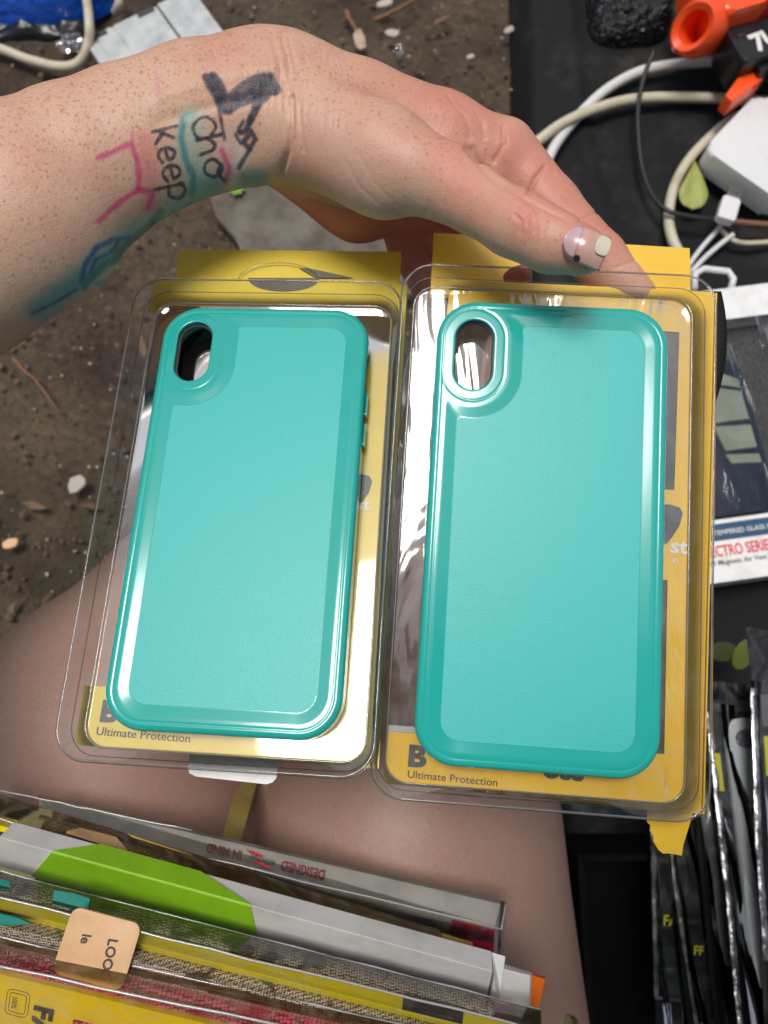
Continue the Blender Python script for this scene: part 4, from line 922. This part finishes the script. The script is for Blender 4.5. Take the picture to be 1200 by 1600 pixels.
# ------------------------------------------------------------------ right edge: boxed phone case
def ring_handle():
    bm = bmesh.new(); z = .078; pts = [G(x, y, z) for x, y in ((1085, 452), (1086, 428), (1100, 420), (1138, 424), (1146, 436), (1142, 452))]; tube(bm, pts, .0028, 8)
    return bm
def boxed_case():
    z = .085; O = G(1092, 915, z); A = G(1300, 886, z); B = G(1092, 478, z); m4 = frame3(O, A, B)
    t = thing('retail_box', 'white window box with a navy phone case and red lettering at the right edge', 'box', m4)
    ky = (B-O).length/437.; u = lambda dx: dx*ky*1.0                       # picture pixels to metres
    Wd = u(230); H = (B-O).length
    bm = bmesh.new()
    def bx(x0, x1, y0, y1, z0, z1): prism(bm, [(x0, y0), (x1, y0), (x1, y1), (x0, y1)], z0, z1)
    bx(0, Wd, 0, H+.012, -.026, -.022); bx(0, .003, .003, H, -.0215, -.0002); bx(0, Wd, 0, .0028, -.0215, -.0002); bx(Wd-.003, Wd, .003, H, -.0215, -.0002); bx(0.0032, Wd-.0032, H-.003, H, -.0215, -.0002)
    bm_obj('box_shell', bm, M['white'], t, False, False)
    bm = bmesh.new(); bx(0, Wd, 0, u(88), 0, .0008); bx(0, Wd, H-u(42), H+u(10), 0, .0008); bx(0, .0045, u(88), H-u(42), 0, .0008); bx(Wd-.0045, Wd, u(88), H-u(42), 0, .0008)
    bm_obj('front_frame', bm, M['white'], t, False, False)
    bm = bmesh.new(); bx(.004, Wd-.004, u(84), H-u(38), -.0212, -.0205); bm_obj('inner_liner', bm, M['carbon'], t, False, False)
    rbox('boxed_case', u(28), u(150), u(96), H-u(100), -.020, -.006, .012, M['navy'], t, .004)
    for pts in ([(62, 262), (100, 292), (140, 270), (140, 255), (100, 268), (70, 246)], [(70, 240), (100, 262), (140, 250), (140, 205), (82, 205)], [(84, 200), (140, 196), (140, 160), (92, 160)], [(90, 155), (140, 150), (140, 136), (96, 140)]):
        bm = bmesh.new(); prism(bm, [(u(a), u(b+30)) for a, b in pts], -.0058, -.0045); bev(bm, .0004, 1); bm_obj('case_facet', bm, M['olive'], t, False, False)
    bm = bmesh.new(); bx(u(22), Wd-.003, u(58), u(82), .0010, .0014); bm_obj('blue_band', bm, mat('blue_print', (.02, .075, .16), .4), t, False, False)
    bm = bmesh.new(); prism(bm, ellipse(u(8), u(66), u(16), u(18), 24), .0016, .0020); bm_obj('band_roundel', bm, M['white'], t, False, False)
    bm = bmesh.new(); pts = ellipse(u(8), u(66), u(15), u(17), 24); tube(bm, [Vector((a, b, .0022)) for a, b in pts+[pts[0]]], .0005, 6); bm_obj('roundel_ring', bm, mat('blue_ring', (.02, .075, .16), .4), t, True, False)
    text('band_lettering', 'TEMPERED GLASS INCLUDED', Matrix.Translation((u(37), u(66), .0018)), u(9.5), M['ink_w'], t, .01, 1.0)
    text('title_lettering', 'ELECTRO SERIES', Matrix.Translation((u(12), u(36), .0012)), u(22), mat('coral_print', (.72, .04, .05), .5), t, .02, .66)
    text('small_lettering', 'with Magnetic Air Vent Phone', Matrix.Translation((u(14), u(24), .0012)), u(10), M['ink_g'], t, .01, .95)
    # inner moulded tray highlights and the clear window
    rbox('moulded_tray', u(10), u(34), u(92), u(200), -.019, -.010, .006, clear('tray_film', (.9, .9, .9), 1.9, .1, haze=.3), t, .003)
    bm = bmesh.new(); n = 26; rows = [[bm.verts.new((.004+(Wd-.008)*i/n, u(86)+(H-u(126))*j/n, .0003+.0014*math.sin(i*.7+j*.23)*math.sin(j*.35))) for i in range(n+1)] for j in range(n+1)]
    for a, b in zip(rows, rows[1:]):
        for k in range(n): bm.faces.new((a[k], a[k+1], b[k+1], b[k]))
    bm_obj('clear_window', bm, clear('window_film', (.95, .95, .95), 1.32, .05, bump=(60, .6, .003), haze=.01), t, True, False)
    bmr = ring_handle(); bm_obj('hang_loop', bmr, M['white_pl'], t, True, True)
boxed_case()
def black_rubber_case():
    bm = bmesh.new(); n = 60; rows = []
    for j in range(n+1):
        s = j/n; y = 455+s*260; bulge = 1118+20*math.sin(min(1, s*1.25+.12)*math.pi)**.8-s*6
        rows.append([bm.verts.new(W(x, y, d)) for x, d in ((1040, .292), (bulge-22, .288), (bulge-8, .290+.0012*(j % 2)), (bulge, .296), (bulge-6, .306), (1040, .312))])
    for a, b in zip(rows, rows[1:]):
        for k in range(6): bm.faces.new((a[k], a[(k+1) % 6], b[(k+1) % 6], b[k]))
    bm.faces.new(rows[0]); bm.faces.new(rows[-1])
    tag(bm_obj('ribbed_rubber_case', bm, mat('black_rubber', (.012, .012, .013), .45), None, True, sharp=50), 'black ribbed rubber case edge sticking out behind the right tray', 'phone case')
black_rubber_case()

# ------------------------------------------------------------------ lower right: bin of black packs
def panel(name, label, cat, TL, TR, BL, thick, m, group=None):
    """thin upright pack from three picture points with depths; local x right, y up, origin lower left"""
    a, b, c = W(*TL), W(*TR), W(*BL); vv = (a-c).normalized(); uu = (b-a); uu = (uu-vv*uu.dot(vv)).normalized(); m4 = Matrix((uu, vv, uu.cross(vv))).transposed().to_4x4(); m4.translation = c; t = thing(name, label, cat, m4, group)
    Wd, H = (b-a).length, (a-c).length; inv = m4.inverted()
    def L(px, py, off=0.0):      # picture point -> local x,y on the front plane
        o = Vector((0, 0, CZ)); d = W(px, py, 1.0)-o; oo = inv @ o; dd = inv.to_3x3() @ d; s = (off-oo.z)/dd.z; p = oo+dd*s; return (p.x, p.y)
    return t, Wd, H, L
def sheet(name, pts, z0, z1, m, parent, b=0.0):
    bm = bmesh.new(); prism(bm, pts, z0, z1)
    if b: bev(bm, b, 1)
    return bm_obj(name, bm, m, parent, False, False)
bagfilm = clear('pack_film', (.88, .88, .88), 1.6, .07, bump=(30, .35, .0016), haze=.04)
blackpr = mat('black_print_card', (.006, .006, .008), .35, coat=.1, spec=.3, bump=(25, .2, .001))
yeltxt = mat('yellow_print', (.62, .58, .02), .5)
def foil_strip(t, L, pts, wpx, z):
    a = [L(x-wpx/2, y) for x, y in pts]; b = [L(x+wpx/2+random.uniform(-.4, .5), y) for x, y in pts]; bm = bmesh.new(); rng = random.Random(len(pts))
    rows = []
    for p, q in zip(a, b):
        for sub in (0,):
            ks = (0, .28, .55, .8, 1); rows.append([bm.verts.new((p[0]+(q[0]-p[0])*k, p[1]+(q[1]-p[1])*k+rng.uniform(-.0004, .0004), z+(rng.uniform(.0006, .0014) if 0 < k < 1 else 0))) for k in ks])
    for u_, v_ in zip(rows, rows[1:]):
        for k in range(4): bm.faces.new((u_[k], u_[k+1], v_[k+1], v_[k]))
    bm_obj('sealed_edge', bm, M['foil'], t, True, False, 50)
def lerp_pts(a, b, n, wob=1.2, seed=0):
    r = random.Random(seed); return [(a[0]+(b[0]-a[0])*i/n+r.uniform(-wob, wob), a[1]+(b[1]-a[1])*i/n) for i in range(n+1)]
def pack(label, TL, TR, BL, edge, z, word=None, wpos=None, wsize=20, rot=-2, extra=None, grp='black packs standing in the dark bin', ew=7):
    t, Wd, H, L = panel('case_pack', label, 'package', TL, TR, BL, .004, None, grp)
    sheet('printed_card', [(0, 0), (Wd, 0), (Wd, H), (0, H)], -.004, 0, blackpr, t, .0006)
    if edge: foil_strip(t, L, edge, ew, .0006)
    if word:
        p = L(*wpos); q = L(wpos[0], wpos[1]-wsize); sz = math.hypot(p[0]-q[0], p[1]-q[1])
        text('pack_lettering', word, Matrix.Translation((p[0], p[1], .0016)) @ Matrix.Rotation(R_(rot), 4, 'Z'), sz, yeltxt, t, .03, 1.05)
    if extra: extra(t, Wd, H, L)
    bm = bmesh.new(); n = 16; rows = [[bm.verts.new((Wd*i/n, H*j/n, .0045+.0016*math.sin(i*1.1+j*.4)+.0014*math.sin(j*.8))) for i in range(n+1)] for j in range(n+1)]
    for a, b in zip(rows, rows[1:]):
        for k in range(n): bm.faces.new((a[k], a[k+1], b[k+1], b[k]))
    bm_obj('film_bag', bm, bagfilm, t, True, False)
    return t
def ex1(t, Wd, H, L):
    sheet('card_window', [L(1030, 1480), L(1060, 1480), L(1068, 1556), L(1032, 1552)], .0005, .0010, mat('dark_teal_print', (.015, .03, .03), .3), t)
    sheet('lower_strip', [L(1026, 1556), L(1120, 1566), L(1122, 1570), L(1026, 1560)], .0004, .0012, M['foil'], t)
pack('black pack nearest the thigh with a foil edge and two yellow letters', (1014, 1180, .455), (1085, 1180, .462), (1026, 1640, .425), lerp_pts((1017, 1190), (1025, 1560), 44, .5, 1), .0, 'FA', (1033, 1444), 23, -6, ex1)
pack('black pack with a wavy foil edge, second from the thigh', (1040, 1230, .452), (1130, 1230, .46), (1082, 1640, .418), lerp_pts((1046, 1330), (1063, 1440), 18, .6, 2)+lerp_pts((1064, 1445), (1092, 1630), 26, .6, 3), .0, 'FF', (1081, 1490), 20, -8)
def ex3(t, Wd, H, L):
    sheet('grey_case', [L(1086, 1235), L(1100, 1235), L(1142, 1505), L(1128, 1507)], .0005, .0030, mat('grey_case_plastic', (.07, .075, .08), .35), t, .0006)
pack('dark pack with a narrow grey case edge inside, middle of the bin', (1078, 1150, .452), (1160, 1150, .46), (1126, 1640, .410), None, .0, 'F', (1127, 1538), 17, -10, ex3)
def ex4(t, Wd, H, L):
    q = [L(1128, 1160), L(1131, 1136), L(1142, 1124), L(1156, 1122), L(1215, 1122), L(1215, 1545), L(1178, 1543), L(1165, 1450)]
    gm = mat('pale_grey_case', (.40, .44, .46), .35, noise=(30, (.48, .52, .54), .4, .7)); sheet('pale_case', q, .0008, .0042, gm, t, .0008)
    e = [L(1157+16*math.cos(R_(a)), 1154+15*math.sin(R_(a))) for a in range(0, 360, 20)]; sheet('camera_opening', e, .0042, .0046, mat('glitter_grey', (.10, .10, .12), .3, noise=(400, (.3, .3, .32), .5, .7)), t)
    e = [L(1192+18*math.cos(R_(a)), 1344+36*math.sin(R_(a))) for a in range(0, 360, 20)]; sheet('side_cutout', e, .0042, .0046, M['ink'], t)
    sheet('yellow_label', [L(1112, 1177), L(1122, 1177), L(1129, 1236), L(1118, 1236)], .0010, .0016, yeltxt, t)
    sheet('top_strip', [L(1100, 1094), L(1230, 1094), L(1230, 1112), L(1100, 1112)], .0004, .0012, M['ink'], t)
    sheet('header_film', [(0, H), (Wd, H), (Wd, H+.014), (0, H+.014)], .0002, .0006, bagfilm, t)
    bm = bmesh.new(); c_ = [L(x, y) for x, y in ((1176, 1588), (1200, 1586), (1205, 1602), (1176, 1604), (1176, 1588))]; tube(bm, [Vector((a, b, .0016)) for a, b in c_], .0003, 6); bm_obj('icon_outline', bm, yeltxt, t, False, False)
pack('clear pack with pale grey phone case and small yellow label at the right edge', (1103, 1100, .452), (1230, 1100, .47), (1166, 1660, .392), lerp_pts((1106, 1112), (1134, 1378), 40, .5, 4)+lerp_pts((1136, 1384), (1160, 1650), 40, .6, 5), .0, 'FA', (1170, 1579), 26, -5, ex4, ew=9)
def ex5(t, Wd, H, L):
    sheet('yellow_block', [L(1191, 1150), L(1260, 1150), L(1262, 1212), L(1195, 1212)], .0008, .0016, yeltxt, t)
    sheet('pack_window', [L(1186, 1085), L(1260, 1085), L(1262, 1135), L(1190, 1135)], .0006, .0012, mat('pearl_grey', (.10, .11, .12), .3), t)
    sheet('header_film', [(-.003, H), (Wd, H), (Wd, H+.033), (-.006, H+.031)], .0002, .0007, bagfilm, t)
pack('black pack with a clear header and yellow block, rightmost in the bin', (1180, 1064, .44), (1280, 1060, .455), (1204, 1660, .385), lerp_pts((1176, 1075), (1184, 1330), 36, .5, 6)+lerp_pts((1186, 1340), (1196, 1500), 24, .5, 7), .0, None, None, 20, 0, ex5, ew=9)
def bin_():
    t = thing('storage_bin', 'black open-topped plastic bin holding the upright packs', 'bin', Matrix.Translation((.30, -.2, .05)))
    x0, x1, y0, y1, z0, z1 = .118, .52, -.44, -.085, .052, .13
    bm = bmesh.new()
    def bx(a, b, c, d, e, f): prism(bm, [(a, c), (b, c), (b, d), (a, d)], e, f)
    bx(x0, x1, y0, y1, z0, z0+.004); bx(x0, x0+.004, y0, y1, z0+.0042, z1); bx(x1-.004, x1, y0, y1, z0+.0042, z1); bx(x0+.0042, x1-.0042, y0, y0+.004, z0+.0042, z1); bx(x0+.0042, x1-.0042, y1-.004, y1, z0+.0042, z1)
    bm_obj('bin_walls', bm, mat('matt_black_bin', (.004, .004, .005), .9, spec=.1), t)
bin_()
# green leaves peeping out behind the packs
for i, (px, py, s) in enumerate(((1130, 1018, 20), (1162, 1022, 24))):
    c = W(px, py, .51); bm = bmesh.new(); r = s*.51/F; pts = [(r*math.cos(R_(a))*1.1, r*math.sin(R_(a))*.8) for a in range(0, 360, 24)]; prism(bm, pts, 0, .0006); bev(bm, .0002, 1)
    o = bm_obj('leaf', bm, mat('dull_leaf', (.12, .15, .02), .6) if i else mat('olive_leaf', (.05, .06, .012), .6), None); o.location = c; o.rotation_euler = (R_(24), R_(-10), i); tag(o, ('dark olive leaf behind the clear packs' if i == 0 else 'yellow-green round leaf behind the clear header film'), 'leaf')

# ------------------------------------------------------------------ lower left: boxes standing in the lap
def bar(name, E0, E1, E2, m, parent, e0=None, inset=0.0):
    """box with four long edges: E0 (back top), E1 (front top), E2 (front bottom) and the hidden fourth. each E = ((px,py,d),(px,py,d))"""
    A = [W(*E[0]) for E in (E0, E1, E2)]; B = [W(*E[1]) for E in (E0, E1, E2)]
    A.append(A[0]+A[2]-A[1]); B.append(B[0]+B[2]-B[1])
    bm = bmesh.new(); a = [bm.verts.new(p) for p in A]; b = [bm.verts.new(p) for p in B]
    bm.faces.new(a); bm.faces.new(b[::-1])
    for i in range(4): bm.faces.new((a[i], a[(i+1) % 4], b[(i+1) % 4], b[i]))
    bev(bm, .0004, 2)
    return bm_obj(name, bm, m, parent)
def strip_on(name, quad, m, parent, lift=.0005):     # thin printed patch: four (px,py,d) corners lifted towards the camera
    P = [W(*q) for q in quad]; c = Vector((0, 0, CZ)); n = (P[1]-P[0]).cross(P[-1]-P[0]).normalized()
    if n.dot(c-P[0]) < 0: n = -n
    bm = bmesh.new(); a = [bm.verts.new(p+n*lift) for p in P]; b = [bm.verts.new(p+n*lift*.2) for p in P]
    bm.faces.new(a); bm.faces.new(b[::-1]); k = len(P)
    for i in range(k): bm.faces.new((a[i], a[(i+1) % k], b[(i+1) % k], b[i]))
    return bm_obj(name, bm, m, parent)
def edge_line(name, p, q, r, m, parent, n=14, wob=.0003):
    a, b = W(*p), W(*q); bm = bmesh.new(); rr = random.Random(int(p[0]+p[1])); tube(bm, [a.lerp(b, i/n)+Vector((rr.uniform(-wob, wob), rr.uniform(-wob, wob), 0)) for i in range(n+1)], r, 6); return bm_obj(name, bm, m, parent, True)
def flat_frame(O, A, B): return frame3(W(*O), W(*A), W(*B))
edgefilm = clear('creased_film_edge', (.85, .85, .82), 2.0, .12, haze=.45, scratch=False)
def lap_box_designed():
    t = thing('slim_box', 'slim white box with upside-down red lettering, furthest from the viewer in the lap', 'box', Matrix.Translation(W(440, 1400, .33)), 'packages standing in the lap')
    bar('box_body', ((60, 1246, .325), (782, 1412, .325)), ((60, 1276, .315), (774, 1447, .315)), ((60, 1330, .330), (768, 1545, .330)), M['white'], t)
    strip_on('grey_panel', [(110, 1300, .3195), (704, 1440, .3175), (700, 1500, .3235), (110, 1350, .3235)], mat('grey_print', (.33, .35, .36), .4), t, .0008)
    strip_on('red_block', [(706, 1435, .3160), (773, 1452, .3160), (770, 1500, .3225), (700, 1480, .3225)], mat('crimson_print', (.52, .008, .04), .35, coat=.3), t, .0012)
    A0, B0, A1, B1 = W(60, 1246, .325), W(782, 1412, .325), W(60, 1276, .315), W(774, 1447, .315)
    fp = lambda s_, t_: A0.lerp(B0, s_).lerp(A1.lerp(B1, s_), t_)
    nf = (B0-A0).cross(A1-A0).normalized(); nf = nf if nf.z > 0 else -nf
    for s_, x0_, x1_, t0, t1, m_, b_ in (('DESIGNED', .624, .524, .36, .80, M['ink_red'], .03), ('IN MIND', .443, .357, .36, .80, M['ink_red'], .03), ('WITH YOU', .516, .462, .42, .70, M['ink_g'], 0)):
        o_ = fp(x0_, t0); u_ = fp(x1_, t0)-o_; v_ = fp(x0_, t1)-o_; m4 = Matrix((u_.normalized(), v_.normalized(), nf)).transposed().to_4x4(); m4.translation = o_+nf*.0003
        text('box_lettering', s_, t.matrix_basis.inverted() @ m4, v_.length/.70, m_, t, b_, u_.length/(v_.length/.70*.62*len(s_)))
    for q in ([(385, 1328, .3192), (410, 1338, .3185), (408, 1341, .3178), (390, 1333, .3185)], [(398, 1345, .3175), (424, 1357, .3168), (420, 1359, .3163), (402, 1349, .3170)]):
        strip_on('red_chevron', q, M['ink_red'], t, .0008)
    bar('clear_sleeve', ((60, 1241, .3255), (792, 1409, .3255)), ((60, 1277, .3135), (784, 1452, .3135)), ((60, 1332, .329), (776, 1548, .329)), M['sleeve'], t)
    edge_line('sleeve_crease', (60, 1277, .3133), (785, 1452, .3133), .0004, edgefilm, t); edge_line('sleeve_crease', (792, 1410, .325), (784, 1452, .313), .0004, edgefilm, t, 4)
lap_box_designed()
def lap_yellow_sleeve():
    t = thing('sleeved_wallet', 'dark patterned wallet in a yellowed clear sleeve, directly in front of the slim white box', 'package', Matrix.Translation(W(400, 1400, .32)), 'packages standing in the lap')
    bar('wallet_body', ((70, 1280, .310), (300, 1346, .310)), ((60, 1300, .300), (300, 1371, .300)), ((50, 1420, .318), (300, 1491, .318)), M['snake'], t)
    strip_on('leather_patch', [(103, 1303, .2985), (125, 1298, .3045), (180, 1312, .3045), (197, 1332, .2985), (150, 1318, .2985)], M['tan'], t, .0012)
    strip_on('yellow_card', [(-40, 1262, .2992), (30, 1282, .2992), (20, 1300, .2992), (-40, 1290, .2992)], M['yel_s'], t, .0012)
    strip_on('amber_card', [(200, 1302, .3110), (330, 1345, .3110), (450, 1384, .3110), (600, 1430, .3110), (738, 1472, .3110), (742, 1505, .3110), (420, 1430, .3110)], mat('amber_card', (.60, .42, .09), .45, noise=(30, (.46, .30, .05), .4, .7)), t, .0008)
    bar('clear_sleeve', ((-60, 1222, .312), (690, 1453, .312)), ((-60, 1262, .2965), (690, 1487, .2965)), ((-60, 1420, .316), (690, 1600, .316)), M['sleeve_y'], t)
    edge_line('sleeve_crease', (-60, 1222, .312), (300, 1298, .312), .00035, edgefilm, t); edge_line('sleeve_crease', (-60, 1262, .2962), (690, 1487, .2962), .0004, edgefilm, t)
lap_yellow_sleeve()
def lap_box_green():
    t = thing('slim_box', 'white box with a lime green band and an open right end, in the lap', 'box', Matrix.Translation(W(400, 1430, .29)), 'packages standing in the lap')
    E0, E1, E2 = ((22, 1284, .288), (768, 1486, .288)), ((-2, 1308, .276), (770, 1518, .276)), ((-8, 1352, .290), (760, 1560, .290))
    bar('box_body', E0, E1, E2, M['white'], t)
    def on(E, s): return tuple(E[0][k]+(E[1][k]-E[0][k])*s for k in range(3))
    strip_on('green_band', [on(E0, .18), on(E0, .39), on(E1, .51), on(E1, .108)], M['green'], t, .0005)
    strip_on('green_band', [on(E1, .108), on(E1, .51), on(E2, .535), on(E2, .075)], M['green'], t, .0005)
    bar('end_flap', ((768, 1487, .288), (790, 1494, .288)), ((772, 1523, .2765), (782, 1550, .2775)), ((764, 1570, .290), (778, 1572, .290)), M['white'], t)
    bar('end_flap', ((770, 1500, .292), (832, 1520, .292)), ((778, 1512, .284), (829, 1524, .284)), ((776, 1580, .292), (826, 1580, .292)), M['white'], t)
    g = bar('orange_card', ((780, 1504, .300), (853, 1526, .300)), ((782, 1510, .294), (852, 1530, .294)), ((770, 1590, .300), (840, 1590, .300)), mat('orange_print', (.80, .16, .01), .45), t)
lap_box_green()
def lap_snake():
    t = thing('sleeved_wallet', 'woven-print wallet with a tan leather patch, in front of the green-banded box', 'package', Matrix.Translation(W(400, 1500, .27)), 'packages standing in the lap')
    rT, rM = .268, .258
    strip_b = bar('rear_cover', ((-60, 1352, .272), (770, 1562, .272)), ((-60, 1378, .266), (768, 1590, .266)), ((-60, 1420, .272), (760, 1640, .272)), M['snake'], t)
    bar('spine_card', ((-60, 1384, .264), (800, 1598, .264)), ((-60, 1405, .258), (800, 1622, .258)), ((-60, 1424, .264), (800, 1640, .264)), M['yel_s'], t)
    bar('front_cover', ((-60, 1412, .2605), (770, 1622, .2605)), ((-60, 1430, .2535), (766, 1645, .2535)), ((-60, 1490, .262), (750, 1700, .262)), M['snake'], t)
    strip_on('black_block', [(630, 1557, .2630), (724, 1580, .2630), (722, 1601, .2570), (628, 1578, .2570)], M['ink'], t, .0006)
    strip_on('teal_patch', [(88, 1391, .2660), (118, 1396, .2660), (143, 1404, .2650), (140, 1424, .2640), (112, 1420, .2640), (84, 1412, .2640)], M['tealfab'], t, .0022)
    strip_on('teal_patch', [(-60, 1362, .2670), (16, 1380, .2670), (20, 1396, .2645), (-60, 1380, .2645)], M['tealfab'], t, .0022)
    strip_on('teal_patch', [(-60, 1412, .2540), (30, 1432, .2540), (52, 1442, .2530), (10, 1444, .2530), (-60, 1440, .2530)], M['tealfab'], t, .0012)
    # leather patch: raised rounded label
    m4 = flat_frame((92, 1488, .2520), (212, 1520, .2520), (106, 1428, .2550)); q = t.matrix_basis.inverted() @ m4
    sgn = 1 if m4.to_3x3().col[2].dot(Vector((0, 0, CZ))-m4.translation) > 0 else -1
    bm = bmesh.new(); prism(bm, rrect(0, .0245, -.006, .0150, .003), 0, sgn*.0012); bev(bm, .0003, 2)
    for v in bm.verts: v.co = q @ v.co
    lp = bm_obj('leather_patch', bm, M['tan'], t, True, False, 40)
    for s, x, y, sz in (('LOO', .0150, .0085, .0046), ('le', .0060, .0078, .0044)):
        text('patch_lettering', s, q @ Matrix.Translation((x, y, sgn*.0015)) @ Matrix.Rotation(R_(-84), 4, 'Z'), sz, M['ink'], t, .02, 1.0)
    bar('clear_sleeve', ((-60, 1346, .2735), (846, 1578, .2735)), ((-60, 1388, .2560), (846, 1610, .2560)), ((-60, 1500, .264), (846, 1710, .264)), M['sleeve'], t)
    edge_line('sleeve_crease', (-60, 1388, .2558), (846, 1610, .2558), .00045, edgefilm, t); edge_line('sleeve_crease', (-60, 1346, .2735), (846, 1578, .2735), .00035, edgefilm, t)
lap_snake()
def lap_front():
    t = thing('sleeved_wallet', 'bright yellow card pack with black lettering and pink glitter fabric, nearest the viewer', 'package', Matrix.Translation(W(300, 1600, .25)), 'packages standing in the lap')
    E0, E1, E2 = ((-60, 1486, .252), (790, 1690, .252)), ((-60, 1508, .246), (785, 1712, .246)), ((-60, 1780, .262), (770, 1990, .262))
    bar('card_body', E0, E1, E2, M['yel_s'], t)
    bar('fabric_cover', ((-60, 1460, .2565), (800, 1668, .2565)), ((-60, 1482, .2530), (800, 1690, .2530)), ((-60, 1560, .262), (800, 1770, .262)), M['pink'], t)
    strip_on('pink_edge', [(-60, 1487, .2515), (800, 1692, .2515), (800, 1705, .2480), (-60, 1500, .2480)], M['pink'], t, .0008)
    m4 = flat_frame((0, 1640, .2535), (200, 1688, .2535), (0, 1530, .2473)); q = t.matrix_basis.inverted() @ m4
    sgn = 1 if m4.to_3x3().col[2].dot(Vector((0, 0, CZ))-m4.translation) > 0 else -1
    k = .25/F
    bm = bmesh.new(); prism(bm, [(108*k, 96*k), (460*k, 96*k), (460*k, -60*k), (108*k, -60*k)], sgn*.0004, sgn*.0010)
    for v in bm.verts: v.co = q @ v.co
    bm_obj('pink_window', bm, M['pink'], t, False, False)
    text('card_lettering', 'FAN', q @ Matrix.Translation((46*k, 108*k, sgn*.0012)) @ Matrix.Rotation(R_(-90), 4, 'Z'), 42*k, M['ink'], t, .04, 1.25)
    text('emblem_lettering', '100%', q @ Matrix.Translation((9*k, 112*k, sgn*.0008)) @ Matrix.Rotation(R_(-90), 4, 'Z'), 12*k, M['ink'], t, .01, .9)
    bm = bmesh.new()
    for x0, x1, y0, y1, r in ((0, 36, 76, 124, 9), (5, 31, 82, 118, 4)):
        pts = rrect(x0*k, x1*k, y0*k, y1*k, r*k, 5); tube(bm, [q @ Vector((a, b, sgn*.0008)) for a, b in pts+[pts[0]]], .00012, 5, False)
    bm_obj('emblem_outline', bm, M['ink'], t, True, False)
    for i, s in enumerate(('l', 'in')): text('emblem_lettering', s, q @ Matrix.Translation(((-4+i*0)*k+i*8*k, (42-i*2)*k, sgn*.0008)) @ Matrix.Rotation(R_(-90), 4, 'Z'), 9*k, M['ink'], t, 0, .9)
    bar('clear_sleeve', ((-60, 1452, .2545), (905, 1660, .2545)), ((-60, 1498, .2435), (905, 1700, .2435)), ((-60, 1790, .260), (905, 1990, .260)), M['sleeve_y'], t)
    edge_line('sleeve_crease', (-60, 1452, .2545), (905, 1660, .2545), .0004, edgefilm, t); edge_line('sleeve_crease', (-60, 1498, .2433), (905, 1700, .2433), .0005, edgefilm, t)
lap_front()
# strip of gilt card poking up between the thighs
o = strip_on('gilt_card_strip', [(343, 1325, .345), (370, 1222, .40), (402, 1222, .40), (372, 1330, .345)], mat('dull_gilt', (.34, .25, .07), .4, noise=(60, (.22, .16, .05), .4, .7)), None, .0010)
tag(o, 'narrow strip of dull gold card standing between the thighs', 'card strip')
o = bar('clear_tab', ((884, 1580, .270), (902, 1590, .270)), ((878, 1600, .268), (906, 1612, .268)), ((870, 1660, .28), (915, 1670, .28)), M['sleeve_y'], None)
tag(o, 'curved corner of clear film at the bottom edge beside the thigh', 'plastic scrap')

# unseen leafy branch added overhead to shade the lap; shows in glossy plastic
def branch():
    t = thing('added_shade_branch', 'added leafy branch, out of view overhead behind the viewer, put there to shade the lap', 'shade_prop', Matrix.Translation((.1, -1.4, 1.0)))
    rr = random.Random(21); bm = bmesh.new()
    for i in range(2300):
        x, y, z = rr.uniform(-.7, 1.0), -rr.random()**.8*1.0-.11, rr.uniform(.98, 1.25)
        y += .03*math.sin(x*9)
        if (x+.05)**2+(y+.2)**2 < .15**2 and z < .95: continue
        L = rr.uniform(.03, .055); wd = L*.5; a = rr.random()*6.28; tl = rr.uniform(-.6, .6)
        d = Vector((math.cos(a), math.sin(a), tl)).normalized(); sd = d.cross(Vector((rr.uniform(-.4, .4), rr.uniform(-.4, .4), 1))).normalized(); p = Vector((x, y, z))
        bm.faces.new([bm.verts.new(p-d*L), bm.verts.new(p-d*L*.3+sd*wd), bm.verts.new(p+d*L*.4+sd*wd*.8), bm.verts.new(p+d*L), bm.verts.new(p+d*L*.4-sd*wd*.8), bm.verts.new(p-d*L*.3-sd*wd)])
    o = bm_obj('shade_leaves', bm, mat('shade_leaf', (.05, .10, .02), .5), t); o['kind'] = 'stuff'
    bm = bmesh.new(); tube(bm, catmull([(.1, -1.6, 1.0), (.1, -1.1, 1.1), (.15, -.6, 1.15), (.1, -.1, 1.12)]), [.03]*12+[.02]*12+[.01]*13, 8)
    for x in (-.6, -.3, .5, .85): tube(bm, catmull([(.1, -.9, 1.1), (x*.5, -.6, 1.16), (x, -.15, 1.1)]), .008, 6)
    bm_obj('limb', bm, M['twig'], t, True)
branch()  # added unseen branch that shades the lap
